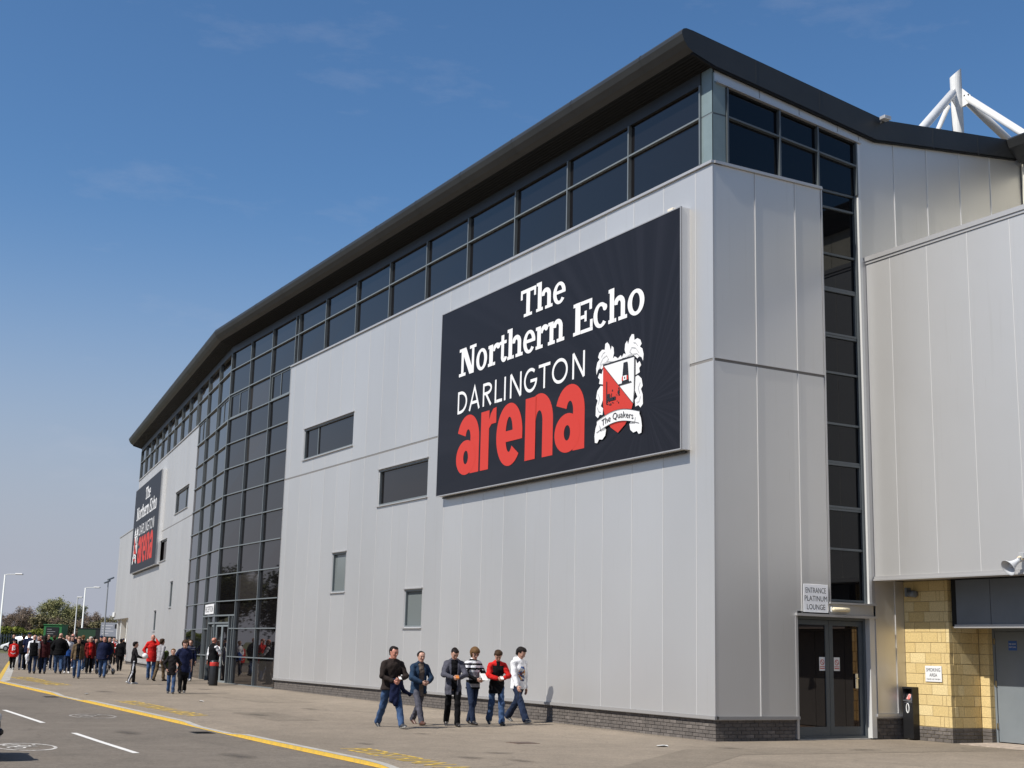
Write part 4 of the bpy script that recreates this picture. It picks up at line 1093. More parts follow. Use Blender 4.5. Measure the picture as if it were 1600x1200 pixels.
# horn loudspeaker on the lower edge of the block
r = empty('horn_loudspeaker', (21.83, 18.10, 3.74), label='pale grey horn loudspeaker hung from the lower edge of the silver block', cat='loudspeaker')
M_horn = mat('pale_grey_horn', (.55, .57, .60), .45)
ax = Vector((-.82, .16, -.52)).normalized(); q = ax.to_track_quat('Z', 'Y').to_matrix()
b = MB(lambda p: tuple(q @ Vector(p) + Vector((-.12, .04, -.03))))
b.lathe([(.045, -.02), (.05, .06), (.065, .13), (.09, .20), (.13, .26), (.165, .30), (.172, .31), (.165, .312), (.125, .265), (.085, .205), (.05, .13), (.03, .10), (0, .10)], 24); b.build('horn', M_horn, r, smooth=True)
b = MB(lambda p: tuple(q @ Vector(p) + Vector((-.12, .04, -.03)))); b.lathe([(0, -.09), (.055, -.09), (.06, -.06), (.06, -.02), (.045, 0)], 20); b.build('driver', mat('cream_plastic', (.70, .58, .40), .5), r, smooth=True)
b = MB(lambda p: tuple(q @ Vector(p) + Vector((-.12, .04, -.03)))); b.lathe([(0, .24), (.03, .235), (.035, .19), (.02, .10)], 14); b.build('reflex_cone', M_horn, r, smooth=True)
b = MB(); b.cbox((-.10, -.07, .0), (.0, .07, .12), .008); b.box((-.16, -.02, -.06), (-.06, .02, .02)); b.build('bracket', mat('grey_bracket', (.35, .36, .37), .5), r)
# camera under the overhang
r = empty('security_camera', (22.70, 22.02, 3.22), label='small dark security camera tucked under the overhang beside the pier', cat='camera')
b = MB(); b.tube([(-.05, -.05, -.03), (-.06, -.24, -.05), (-.062, -.25, -.05)], [.075, .075, .06], 14); b.build('housing', M_grey_panel, r, smooth=True)
b = MB(); b.box((-.10, -.02, -.10), (.03, .05, .10)); b.build('bracket', M_grey_panel, r)
# roof verge lamp
r = empty('roof_floodlight', (22.35, YC - .18, 14.47), label='little floodlight fixed on the roof verge at its valley', cat='floodlight')
b = MB(); b.cbox((-.10, -.20, -.04), (.12, -.02, .05), .01); b.build('housing', M_clad_trim, r); b = MB(); b.box((.0, -.04, -.08), (.04, .06, -.03)); b.build('bracket', M_dark, r)
r = empty('hoarding_lamp', (XC - .1, 23.6, 11.63), label='tiny pale fitting on the top edge of the near hoarding', cat='lamp')
b = MB(); b.cbox((-.06, -.10, -.01), (.06, .10, .07), .015); b.build('housing', mat('pale_fitting', (.72, .66, .55), .5), r)
# cigarette bin
r = empty('cigarette_bin', (22.64, 22.02, 0), label='slim black wall ashtray bin at the foot of the yellow pier', cat='bin')
b = MB()
for s0, s1, z0, z1 in ((-.15, .15, .03, .80), (-.15, -.13, .80, 1.14), (.13, .15, .80, 1.14), (-.13, .13, 1.10, 1.14)): b.box((-.10, s0, z0), (.08, s1, z1))
b.box((.05, -.13, .80), (.08, .13, 1.10)); b.build('body', M_black, r)
b = MB(); b.add([(-.09, -.12, .80), (-.09, .12, .80), (.04, .12, 1.06), (.04, -.12, 1.06)], [(0, 1, 2, 3)]); b.build('stub_plate', M_chrome, r)
b = MB(); b.cbox((-.108, -.13, .83), (-.06, .13, .86), .004); b.build('ash_tray', M_chrome, r)
b = MB(); b.tube([(-.103, .04 * math.cos(t) - .0, .68 + .10 * math.sin(t)) for t in [i * .5236 for i in range(13)]], .012, 6); b.build('emblem', M_white, r)
b = MB(); b.add([(-.07, -.02, .87), (-.05, .10, .87), (.0, .08, .96), (.01, -.03, .97), (-.02, .03, .99)], [(0, 1, 4), (1, 2, 4), (2, 3, 4), (3, 0, 4), (3, 2, 1, 0)]); b.build('crumpled_cup', mat('cup_red_white', (.75, .55, .52), .6, col2=(.6, .08, .06), vscale=20), r)
# waste bin at the entrance
r = empty('waste_bin', (15.9, 51.5, gz(51.5)), label='black cylindrical waste bin with a red band outside the glass entrance', cat='bin')
b = MB(); b.lathe([(.0, 0), (.165, 0), (.17, .05), (.17, .72), (.165, .74)], 24); b.build('body', M_black, r, smooth=True)
b = MB(); b.lathe([(.171, .74), (.175, .76), (.175, .87), (.171, .885), (.15, .885)], 24); b.build('band', M_red, r, smooth=True)
b = MB(); b.lathe([(.165, .886), (.165, .92), (.10, .96), (0, .97)], 24); b.build('lid', M_black, r, smooth=True)

# ------------------------------------------------------------------ white tubular mast over the stand
mast = empty('roof_mast', (41.2, 36.3, 14.0), label='white tubular steel mast with four raking struts above the stand roof', cat='mast')
MO = Vector((41.2, 36.3, 14.0))
M_mast = mat('white_mast_paint', (.78, .78, .77), .35, var=.04, vscale=2)
ml = lambda p: Vector(p) - MO
b = MB(); b.tube([ml((40.95, 36.15, 14)), ml((40.80, 36.05, 24.6)), ml((40.76, 36.02, 25.35))], .235, 20, caps=False)
n0 = len(b.v)
# slanted open top
ring = [Vector(v) for v in b.v[-20:]]
top = []
for v in ring:
    side = (v - ml((40.76, 36.02, 25.35))).dot(Vector((.87, -.49, 0))) / .235
    top.append(tuple(v + Vector((0, 0, .22 + .20 * side))))
k = len(b.v); b.v += top
for i in range(20): b.f.append([k - 20 + i, k - 20 + (i + 1) % 20, k + (i + 1) % 20, k + i]); b.m.append(0)
b.f.append(list(range(k, k + 20))); b.m.append(0)
b.build('pole', M_mast, mast, smooth=False)
def strut(a, c, r_, nm='strut'):
    b = MB(); b.tube([ml(a), ml(c)], r_, 16); return b.build(nm, M_mast, mast, smooth=True)
def ext(a, c, k): a, c = Vector(a), Vector(c); return a + (c - a) * k
strut((39.94 + .3, 35.61 + .15, 24.45), ext((40.24, 35.76, 24.45), (36.85, 34.41, 21.61), 2.2), .175)
strut((40.55, 36.30, 24.15), ext((40.55, 36.30, 24.15), (39.70, 36.05, 22.95), 4), .10)
strut((41.02, 35.72, 24.45), ext((41.02, 35.72, 24.45), (40.6, 32.9, 21.95), 2.2), .15)
strut((41.3, 36.2, 24.75), ext((41.3, 36.2, 24.75), (47.2, 37.8, 24.95), 1.5) if False else (49.0, 37.6, 22.6), .17)
for p0, d in (((40.80, 36.05, 24.45), (-.9, -.43, 0)), ((40.85, 36.05, 24.45), (.15, -.95, 0)), ((40.85, 36.05, 24.6), (.95, .2, 0))):
    dv = Vector(d).normalized(); u = Vector((0, 0, 1)); w = dv.cross(u) * .02
    b = MB(); P = [Vector(p0) + dv * .15 + u * .5, Vector(p0) + dv * .62 - u * .02, Vector(p0) + dv * .62 - u * .30, Vector(p0) + dv * .15 - u * .42]
    b.add([tuple(ml(p) + w) for p in P] + [tuple(ml(p) - w) for p in P], [(0, 1, 2, 3), (7, 6, 5, 4), (0, 4, 5, 1), (1, 5, 6, 2), (2, 6, 7, 3), (3, 7, 4, 0)])
    b.build('gusset_plate', M_mast, mast)
    for t in (.34, .52):
        b = MB(); c0 = ml(Vector(p0) + dv * t + u * (.08 - t * .1)); b.tube([tuple(c0 - w * 1.8), tuple(c0 + w * 1.8)], .035, 8); b.build('bolt', M_black, mast)
# ------------------------------------------------------------------ people: bodies and clothes from smooth implicit surfaces
def surface_net(S, org, vx):
    nx, ny, nz_ = S.shape
    ins = S < 0
    cnt = np.zeros((nx - 1, ny - 1, nz_ - 1), np.float32); acc = np.zeros((nx - 1, ny - 1, nz_ - 1, 3), np.float32)
    cross = []
    for ax in range(3):
        sl0 = [slice(None)] * 3; sl1 = [slice(None)] * 3
        sl0[ax] = slice(0, -1); sl1[ax] = slice(1, None)
        a, b_ = S[tuple(sl0)], S[tuple(sl1)]
        idx = np.argwhere(ins[tuple(sl0)] != ins[tuple(sl1)])
        va = a[tuple(idx.T)]; vb = b_[tuple(idx.T)]
        t = va / (va - vb)
        p = idx.astype(np.float32); p[:, ax] += t
        o1, o2 = [k for k in range(3) if k != ax]
        for d1 in (0, 1):
            for d2 in (0, 1):
                c = idx.copy(); c[:, o1] -= d1; c[:, o2] -= d2
                ok = (c[:, o1] >= 0) & (c[:, o2] >= 0) & (c[:, o1] < cnt.shape[o1]) & (c[:, o2] < cnt.shape[o2])
                cc = tuple(c[ok].T)
                np.add.at(cnt, cc, 1); np.add.at(acc, cc, p[ok])
        cross.append((ax, idx, va < 0))
    vid = -np.ones(cnt.shape, np.int64); m = cnt > 0
    vid[m] = np.arange(m.sum())
    V = acc[m] / cnt[m][:, None] * vx + org
    F = []
    for ax, idx, neg in cross:
        o1, o2 = (ax + 1) % 3, (ax + 2) % 3
        ok = (idx[:, o1] > 0) & (idx[:, o2] > 0) & (idx[:, o1] < cnt.shape[o1]) & (idx[:, o2] < cnt.shape[o2])
        idx = idx[ok]; neg = neg[ok]
        q = []
        for d1, d2 in ((1, 1), (0, 1), (0, 0), (1, 0)):
            c = idx.copy(); c[:, o1] -= d1; c[:, o2] -= d2; q.append(vid[tuple(c.T)])
        q = np.stack(q, 1)
        q[~neg] = q[~neg][:, ::-1]
        F.append(q)
    return V, np.concatenate(F)

class SDF:
    def __init__(s, vx): s.vx = vx; s.pr = []; s.cuts = []; s.noise = 0.0
    def cone(s, a, b, ra, rb, k=.03, flat=1.0, sub=False): s.pr.append((np.array(a, float), np.array(b, float), ra, rb, k, flat, sub)); return s
    def mesh(s, seed=0):
        lo = np.min([np.minimum(p[0], p[1]) - max(p[2], p[3]) for p in s.pr if not p[6]], 0) - 3 * s.vx - s.noise
        hi = np.max([np.maximum(p[0], p[1]) + max(p[2], p[3]) for p in s.pr if not p[6]], 0) + 3 * s.vx + s.noise
        n = np.ceil((hi - lo) / s.vx).astype(int) + 1
        ax = [lo[i] + np.arange(n[i]) * s.vx for i in range(3)]
        S = np.full(n, .12, np.float32)
        for a, b_, ra, rb, k, flat, sub in s.pr:
            mrg = max(ra, rb) + .06
            i0 = np.clip(np.floor((np.minimum(a, b_) - mrg - lo) / s.vx).astype(int), 0, n - 1); i1 = np.clip(np.ceil((np.maximum(a, b_) + mrg - lo) / s.vx).astype(int) + 1, 1, n)
            g = np.meshgrid(*[ax[i][i0[i]:i1[i]] for i in range(3)], indexing='ij')
            P = np.stack(g, -1) - a; ba = b_ - a; L = ba @ ba
            h = np.clip((P @ ba) / L, 0, 1) if L > 1e-9 else np.zeros(P.shape[:3])
            Q = P - h[..., None] * ba
            if flat != 1.0: Q[..., 1] /= flat
            d = np.sqrt((Q * Q).sum(-1)) - (ra + (rb - ra) * h)
            if flat != 1.0: d *= min(1.0, flat * 1.25)
            blk = S[i0[0]:i1[0], i0[1]:i1[1], i0[2]:i1[2]]
            if sub: blk[...] = np.maximum(blk, -d)
            else:
                hh = np.clip(.5 + .5 * (blk - d) / k, 0, 1)
                blk[...] = blk * (1 - hh) + d * hh - k * hh * (1 - hh)
        G = None
        if s.noise or s.cuts:
            G = np.meshgrid(*ax, indexing='ij')
        if s.noise:
            r = np.random.RandomState(seed); w = 0
            for f in (16, 29, 51):
                v = r.normal(size=3); v /= np.linalg.norm(v); v[2] *= 1.4
                w = w + np.sin((G[0] * v[0] + G[1] * v[1] + G[2] * v[2]) * f + r.uniform(0, 6))
            S += (s.noise * w / 3).astype(np.float32)
        for c in s.cuts: S = np.maximum(S, c(G).astype(np.float32))
        return surface_net(S, lo, s.vx)

def sdf_mesh(name, parts, mats, colour=None):
    """join several (V,F) pieces to one smooth mesh; colour(centroids)->material index"""
    Vs, Fs, k = [], [], 0
    for V, F in parts:
        Vs.append(V); Fs.append(F + k); k += len(V)
    V = np.concatenate(Vs); F = np.concatenate(Fs)
    me = bpy.data.meshes.new(name)
    me.vertices.add(len(V)); me.vertices.foreach_set('co', V.astype(np.float32).ravel())
    me.loops.add(len(F) * 4); me.loops.foreach_set('vertex_index', F.astype(np.int32).ravel())
    me.polygons.add(len(F)); me.polygons.foreach_set('loop_start', np.arange(len(F), dtype=np.int32) * 4)
    try: me.polygons.foreach_set('loop_total', np.full(len(F), 4, np.int32))
    except Exception: pass
    for m in mats: me.materials.append(m)
    if colour is not None: me.polygons.foreach_set('material_index', colour(V[F].mean(1)).astype(np.int32))
    me.polygons.foreach_set('use_smooth', np.ones(len(F), bool))
    me.update(calc_edges=True); me.validate()
    return me

def cloth(name, c, rough=.85):
    return mat('cloth_' + name, c, rough, 0, var=.26, vscale=6, bump=1.0, bscale=13, spec=.08)
SKIN = mat('skin', (.52, .29, .21), .5, var=.06, vscale=30)
SKIN2 = mat('skin_ruddy', (.55, .24, .17), .5, var=.06, vscale=30)
EYE = mat('eye_dark', (.03, .02, .018), .3)
LIP = mat('lip', (.36, .13, .11), .5)
HAIRS = {'dark': mat('hair_dark', (.010, .007, .006), .6, var=.3, vscale=60, bump=.3, bscale=120, spec=.12), 'brown': mat('hair_brown', (.045, .024, .012), .6, var=.3, vscale=60, bump=.3, bscale=120, spec=.12),
         'fair': mat('hair_fair', (.13, .07, .028), .6, var=.3, vscale=60, bump=.3, bscale=120, spec=.12), 'grey': mat('hair_grey', (.50, .48, .45), .6, var=.2, vscale=60, bump=.3, bscale=120, spec=.12)}
CL = {n: cloth(n, c) for n, c in dict(
    black=(.007, .007, .008), charcoal=(.018, .016, .017), brown=(.028, .021, .019), navy=(.012, .016, .045), blue=(.03, .10, .36), jeans=(.050, .090, .18), dkjeans=(.020, .030, .060),
    paleblue=(.16, .26, .42), denim=(.022, .042, .078), red=(.50, .018, .016), dkred=(.16, .014, .014), maroon=(.055, .014, .016), white=(.78, .78, .80), grey=(.17, .16, .165), midgrey=(.30, .29, .30), taupe=(.16, .125, .10),
    green=(.065, .085, .03), khaki=(.12, .085, .05), slate=(.08, .08, .10)).items()}
SHOE = {'dark': mat('shoe_dark', (.014, .011, .010), .4), 'white': mat('shoe_white', (.62, .62, .62), .5), 'brown': mat('shoe_brown', (.09, .035, .02), .45), 'skate': mat('shoe_skate', (.03, .03, .032), .5)}
SOLE = mat('shoe_sole', (.55, .54, .50), .6)
def print_mat():
    m = bpy.data.materials.new('shirt_print'); m.use_nodes = True; nt = m.node_tree; b = nt.nodes['Principled BSDF']
    v = nt.nodes.new('ShaderNodeTexVoronoi'); v.inputs['Scale'].default_value = 26
    t = nt.nodes.new('ShaderNodeTexCoord'); nt.links.new(t.outputs['Object'], v.inputs[0])
    r = nt.nodes.new('ShaderNodeValToRGB'); e = r.color_ramp; e.interpolation = 'CONSTANT'
    e.elements[0].color = (.03, .08, .25, 1); e.elements[1].position = .3; e.elements[1].color = (.55, .25, .05, 1)
    for p_, c_ in ((.5, (.12, .02, .02, 1)), (.66, (.5, .5, .5, 1)), (.82, (.02, .03, .06, 1))): q = e.elements.new(p_); q.color = c_
    s_ = nt.nodes.new('ShaderNodeSeparateColor'); nt.links.new(v.outputs['Color'], s_.inputs[0]); nt.links.new(s_.outputs[0], r.inputs[0]); nt.links.new(r.outputs[0], b.inputs['Base Color']); b.inputs['Roughness'].default_value = .8
    return m
M_print = print_mat()

def ik(a, t, l1, l2, hint):
    a, t, hint = np.array(a), np.array(t), np.array(hint, float)
    d = t - a; L = np.linalg.norm(d)
    if L > (l1 + l2) * .998: t = a + d / L * (l1 + l2) * .998; d = t - a; L = np.linalg.norm(d)
    x = (l1 * l1 - l2 * l2 + L * L) / (2 * L); y = math.sqrt(max(0, l1 * l1 - x * x)); u = d / L
    hv = hint - u * (hint @ u); hv /= max(1e-6, np.linalg.norm(hv))
    return a + u * x + hv * y, t

def person(loc_xy, height, heading, spec, label, vx=.022, z0=None, group='people outside the stadium'):
    """heading: direction the person faces, radians, 0 = towards world -Y. Local front is -Y."""
    sp = dict(top=('black',), bottom='jeans', shoes='dark', hair=('brown', 'short'), arms=('down', 'down'), stride=.0, build=1.0, head=(0, 0), hem=.80, collar=None, skin=SKIN, sleeve='long', neck=None)
    sp.update(spec)
    K = height / 1.76
    seed = int(abs(loc_xy[0] * 131 + loc_xy[1] * 57)) % 9999
    bw = sp['build']
    st = sp['stride']                    # + : left leg forward
    # legs
    HL, HR = np.array([.088, 0, 0]), np.array([-.088, 0, 0])
    def leg(fwd, back_lift):
        th = fwd
        kn = np.array([0, -math.sin(th) * .435, -math.cos(th) * .435])
        bend = back_lift
        sh = th - bend
        an = kn + np.array([0, -math.sin(sh) * .415, -math.cos(sh) * .415])
        return kn, an, sh
    f1, b1 = (st * .50, .10 if st else .03), (-st * .36, .28 if st else .03)
    (ka, aa, sa), (kb, ab, sb) = leg(*( f1 if st >= 0 else (st * .36, abs(st) * .35))), leg(*(b1 if st >= 0 else (-st * .5, .10)))
    low = min(aa[2], ab[2])
    pz = -low + .075
    lean = .03 * abs(st)
    pel = np.array([0, 0, pz])
    Lh, Rh = pel + HL, pel + HR
    Lk, La, Rk, Ra = Lh + ka, Lh + aa, Rh + kb, Rh + ab
    up = pz - .925
    W = lambda x, y, z: np.array([x, y - lean * max(0, (z - .92)) / .5, z + up])
    waist, chest, neckb = W(0, 0, 1.08), W(0, 0, 1.27), W(0, .012, 1.47)
    # head
    hy, hp = sp['head']
    hc = W(0, -.02 - .04 * math.sin(hp) , 1.615 - .012 * abs(math.sin(hp)))
    ch, sh_ = math.cos(hy), math.sin(hy); cp, sp_ = math.cos(hp), math.sin(hp)
    RH = np.array([[ch, -sh_, 0], [sh_, ch, 0], [0, 0, 1]]) @ np.array([[1, 0, 0], [0, cp, -sp_], [0, sp_, cp]])
    H = lambda *q: hc + RH @ (np.array(q) * .97)
    SL, SR = W(.166 * (.6 + .4 * bw), .012, 1.385), W(-.166 * (.6 + .4 * bw), .012, 1.385)
    def arm(side, pose):
        s = 1 if side == 'L' else -1; S_ = SL if s > 0 else SR
        hint = (s * .6, .8, -.25)
        if pose == 'down': t = (s * .25, .02, .84)
        elif pose == 'fwd': t = (s * .22, -.24, .90)
        elif pose == 'back': t = (s * .25, .20, .88)
        elif pose == 'hold': t = (s * .075, -.30, 1.09); hint = (s * .9, .25, -.45)
        elif pose == 'hold_low': t = (s * .09, -.28, 1.04); hint = (s * .9, .3, -.4)
        elif pose == 'phone': t = (s * .13, -.14, 1.55); hint = (s * .55, -.45, -1.0)
        elif pose == 'pocket': t = (s * .215, -.07, .95); hint = (s * .9, .7, 0)
        elif pose == 'across': t = (-s * .02, -.24, 1.12); hint = (s * .9, .2, -.4)
        elif pose == 'out': t = (s * .30, -.30, 1.02); hint = (s * .6, .6, -.5)
        else: t = pose; hint = (s * .8, .4, -.4)
        return ik(S_, W(*t), .285, .255, hint)
    EL, WL_ = arm('L', sp['arms'][0]); ER, WR_ = arm('R', sp['arms'][1])
    foot = []
    for an, shn, fw in ((La, sa, 1), (Ra, sb, -1)):
        pitch_ = -.0
        toe_up = (shn > .18) * .18 - (shn < -.25) * .45
        fd = np.array([.12 * (1 if an[0] > 0 else -1) * .6, -math.cos(toe_up), math.sin(toe_up)])
        foot.append((an, fd / np.linalg.norm(fd)))
    # ---- body
    body = SDF(max(vx, .024))
    body.cone(pel, waist, .118 * bw, .110 * bw, flat=.66).cone(waist, chest, .115 * bw, .135 * bw, flat=.72).cone(chest, W(0, 0, 1.38), .135 * bw, .10, flat=.66).cone(SL, neckb, .045, .05).cone(SR, neckb, .045, .05)
    body.cone(neckb, hc, .052, .05)
    for a, e, w in ((SL, EL, WL_), (SR, ER, WR_)): body.cone(a, e, .046, .038).cone(e, w, .038, .027)
    for a, k_, n_ in ((Lh, Lk, La), (Rh, Rk, Ra)): body.cone(a, k_, .070 * bw, .050).cone(k_, n_, .052, .034)
    for an, fd in foot: body.cone(an + np.array([0, .02, -.03]), an + fd * .13 + np.array([0, 0, -.045]), .03, .026)
    pieces = [body.mesh()]
    fine = vx < .018
    hd = SDF(.0085 if fine else .016)
    hd.cone(H(0, .030, .038), H(0, -.018, .045), .080, .076).cone(H(0, -.030, .015), H(0, -.052, -.083), .064, .032)
    for s in (1, -1):
        hd.cone(H(s * .042, .005, -.035), H(s * .015, -.055, -.085), .030, .024).cone(H(s * .076, .012, .012), H(s * .074, .014, -.028), .013, .010, .008)
        hd.cone(H(s * .036, -.078, .030), H(s * .015, -.086, .030), .014, .014, .015)
        hd.cone(H(s * .034, -.070, -.015), H(s * .03, -.066, -.02), .024, .02)
    hd.cone(H(0, -.090, .018), H(0, -.112, -.022), .010, .015, .012).cone(H(-.016, -.083, -.052), H(.016, -.083, -.052), .014, .014, .01).cone(H(0, .0, -.05), neckb, .055, .058, .03)
    pieces.append(hd.mesh())
    # hands: palm, four unequal curled fingers, thumb
    for (e, w, s, pose) in ((EL, WL_, 1, sp['arms'][0]), (ER, WR_, -1, sp['arms'][1])):
        d = (w - e); d /= np.linalg.norm(d)
        inward = np.array([-s, 0, 0.]) if pose in ('down', 'fwd', 'back', 'pocket') else np.array([-s * .45, .55, .35])
        pn = inward - d * (inward @ d); pn /= np.linalg.norm(pn)                 # palm normal
        lat = np.cross(d, pn) * (1 if s > 0 else -1)                             # towards the thumb side or away
        if lat[1] > 0 and pose in ('down', 'fwd', 'back', 'pocket'): lat = -lat
        if pose not in ('down', 'fwd', 'back', 'pocket') and lat[2] < 0: lat = -lat
        hnd = SDF(.0065 if fine else .012)
        pc = w + d * .05
        for q in (-.026, -.009, .009, .026): hnd.cone(w + d * .005 + lat * q * .6, w + d * .088 + lat * q, .014, .012, .012)
        curl = .55 if pose in ('down', 'fwd', 'back', 'pocket') else 1.15
        for q, Lf in ((.030, .072), (.010, .080), (-.010, .075), (-.030, .058)):
            p0 = w + d * .088 + lat * q
            d1 = d * math.cos(curl * .5) + pn * math.sin(curl * .5); p1 = p0 + d1 * Lf * .5
            d2 = d * math.cos(curl * 1.3) + pn * math.sin(curl * 1.3); p2 = p1 + d2 * Lf * .5
            hnd.cone(p0, p1, .0095, .0088, .004).cone(p1, p2, .0088, .0075, .004)
        t0 = w + d * .03 + lat * .026; t1 = t0 + (d * .6 + lat * .7 + pn * .35) * .045; t2 = t1 + (d * .85 + lat * .1 + pn * .5) * .035
        hnd.cone(t0, t1, .013, .011, .008).cone(t1, t2, .011, .0085, .004)
        pieces.append(hnd.mesh())
    def face_col(C):
        q = (C - hc) @ RH / .97
        m = np.zeros(len(C), int)
        fr = q[:, 1] < -.062
        for s in (1, -1):
            m[fr & (np.hypot((q[:, 0] - s * .033) / 1.5, q[:, 2] - .012) < .0095)] = 1
            m[fr & (np.abs(q[:, 0] - s * .033) < .02) & (np.abs(q[:, 2] - .036) < .005)] = 1
        m[fr & (np.abs(q[:, 0]) < .026) & (np.abs(q[:, 2] + .052) < .008) & (q[:, 1] < -.08)] = 2
        return m
    root = empty('person', (loc_xy[0], loc_xy[1], gz(loc_xy[1]) if z0 is None else z0), heading, label=label, cat='person', group=group)
    root.scale = (K, K, K)
    obj('body', sdf_mesh('body', pieces, [sp['skin'], EYE, LIP], face_col), root)
    # ---- trousers
    tcol = CL[sp['bottom']]
    if sp.get('shorts'): legend = .62
    t = SDF(vx); t.noise = .010
    t.cone(pel + np.array([0, 0, .04]), pel + np.array([0, 0, .12]), .152 * bw, .142 * bw, flat=.76)
    for a, k_, n_ in ((Lh, Lk, La), (Rh, Rk, Ra)):
        sg = np.array([.006 * np.sign(a[0]), 0, 0])
        t.cone(a + sg, k_ + sg, .088 * bw, .070, .035)
        if sp.get('shorts'): t.cone(k_ + (a - k_) * .3, k_ + (a - k_) * .1, .08, .085, .03)
        else: t.cone(k_ + sg, n_ + (k_ - n_) * .02, .070, .058 + sp.get('flare', .008), .03)
    if sp.get('skirt'): t.cone(pel, pel + np.array([0, -.0, -.30]), .16, .19, .03, flat=.8)
    V, F = t.mesh(seed)
    stripe = sp.get('stripe')
    def tro_col(C):
        m = np.zeros(len(C), int)
        if stripe:
            for a, k_, n_ in ((Lh, Lk, La), (Rh, Rk, Ra)):
                o = np.sign(a[0]); zz = C[:, 2]
                cxx = np.where(zz > k_[2], np.interp(zz, [k_[2], a[2]], [k_[0], a[0]]), np.interp(zz, [n_[2], k_[2]], [n_[0], k_[0]]))
                cyy = np.where(zz > k_[2], np.interp(zz, [k_[2], a[2]], [k_[1], a[1]]), np.interp(zz, [n_[2], k_[2]], [n_[1], k_[1]]))
                m[(o * (C[:, 0] - cxx) > .035) & (np.abs(C[:, 1] - cyy) < .03) & (np.sign(C[:, 0]) == o)] = 1
        return m
    obj('trousers', sdf_mesh('trousers', [(V, F)], [tcol, CL['white']], tro_col), root)
    # ---- shoes
    for an, fd in foot:
        s_ = SDF(min(vx, .014))
        dn = np.array([0, 0, -1.]); dn = dn - fd * (dn @ fd); dn /= np.linalg.norm(dn)
        s_.cone(an - fd * .045 + dn * .035, an + fd * .03 + dn * .022, .038, .044, .03).cone(an + fd * .03 + dn * .025, an + fd * .165 + dn * .045, .044, .030, .03).cone(an - fd * .04 + dn * .05, an + fd * .17 + dn * .055, .028, .026, .02)
        V, F = s_.mesh()
        lim = float((an @ dn)) + .052
        white_toe = sp['shoes'] == 'skate'
        obj('shoe', sdf_mesh('shoe', [(V, F)], [SHOE[sp['shoes']], SOLE], lambda C: (((C @ dn) > lim) if sp['shoes'] in ('white', 'skate') else np.zeros(len(C), bool)).astype(int)), root)
    # ---- upper garment(s)
    def garment(name, cols, off, hem, sleeve, colour=None, opening=0.0, long=False, seedo=0):
        g = SDF(vx); g.noise = .011
        hemz = hem + up
        g.cone(W(0, 0, 1.0) if hem > .7 else W(0, 0, hem + .15), W(0, 0, 1.10), (.142 + off) * bw + (.012 if hem < .85 else 0), (.130 + off) * bw, .03, flat=.76)
        g.cone(W(0, 0, hem - .02), W(0, 0, 1.0), (.172 + off) * bw, (.150 + off) * bw, .03, flat=.74)
        g.cone(W(0, 0, 1.10), chest, (.130 + off) * bw, (.142 + off) * bw, .03, flat=.76).cone(chest, W(0, .005, 1.375), (.142 + off) * bw, .112 + off * .6, .03, flat=.72).cone(SL, W(.03, .014, 1.45), .050 + off * .6, .056 + off * .4, .05).cone(SR, W(-.03, .014, 1.45), .050 + off * .6, .056 + off * .4, .05)
        g.cone(W(0, .01, 1.40), W(0, .008, 1.475), .09 + off * .3, .062 + off * .4, .02)
        for a, e, w in ((SL, EL, WL_), (SR, ER, WR_)):
            if sleeve == 'long': g.cone(a, e, .058 + off * .6, .050 + off * .5, .03).cone(e, w + (e - w) * .06, .050 + off * .5, .037 + off * .35, .02)
            elif sleeve == 'short': g.cone(a, a + (e - a) * .72, .060 + off * .6, .062 + off * .5, .03)
        cuts = [lambda G: hemz - G[2]]
        if opening:
            cuts.append(lambda G: np.where((G[1] < .0) & (G[2] < 1.47 + up), opening * (1.0 - .25 * (1.47 + up - G[2])) - np.abs(G[0]), -1.0))
        g.cuts = cuts
        V, F = g.mesh(seed + seedo)
        segs = [(SL, EL), (EL, WL_), (SR, ER), (ER, WR_)]
        def col(C):
            if colour is None: return np.zeros(len(C), int)
            dmin = np.full(len(C), 9.0)
            for a, b_ in segs:
                ba = b_ - a; h = np.clip((C - a) @ ba / (ba @ ba), 0, 1); dmin = np.minimum(dmin, np.linalg.norm(C - a - h[:, None] * ba, axis=1))
            r_t = np.hypot(C[:, 0], C[:, 1] / .76) - (.142 + off) * bw
            sleeve_m = (dmin - .062 - off * .5) < r_t - .012
            return colour(C - np.array([0, 0, up]), sleeve_m)
        obj(name, sdf_mesh(name, [(V, F)], [CL[c] if isinstance(c, str) else c for c in cols], col), root)
    top = sp['top']
    kind = top[0]
    if kind == 'open':        # open jacket over a shirt
        garment('shirt', [top[2]], .0, sp.get('shirt_hem', .86), 'none', seedo=3)
        garment('jacket', [top[1]], .026, sp['hem'], sp['sleeve'], opening=.075)
    elif kind == 'plain': garment(sp.get('tname', 'jacket'), [top[1]], sp.get('off', .018), sp['hem'], sp['sleeve'])
    elif kind == 'sleeves':   # body colour, sleeve and yoke colour
        garment('jacket', [top[1], top[2]], .022, sp['hem'], sp['sleeve'], colour=lambda C, sl: (sl | ((C[:, 2] > top[3]) & (np.abs(C[:, 0]) > .045))).astype(int))
    elif kind == 'stripes':
        def colr(C, sl):
            z_ = C[:, 2]; m = np.zeros(len(C), int)
            m[(z_ > 1.20)] = np.where(((z_[z_ > 1.20] - 1.20) % .10) < .055, 1, 0)
            m[(z_ > 1.10) & (z_ < 1.20)] = 2; m[(z_ > 1.02) & (z_ < 1.10)] = 2; m[(z_ > .94) & (z_ < 1.0)] = 0; m[(z_ > .86) & (z_ < .94)] = 2
            m[sl & (z_ < 1.25)] = 0
            return m
        garment('sweater', [top[1], top[2], top[3]], .012, sp['hem'], 'long', colour=colr)
    elif kind == 'printed':
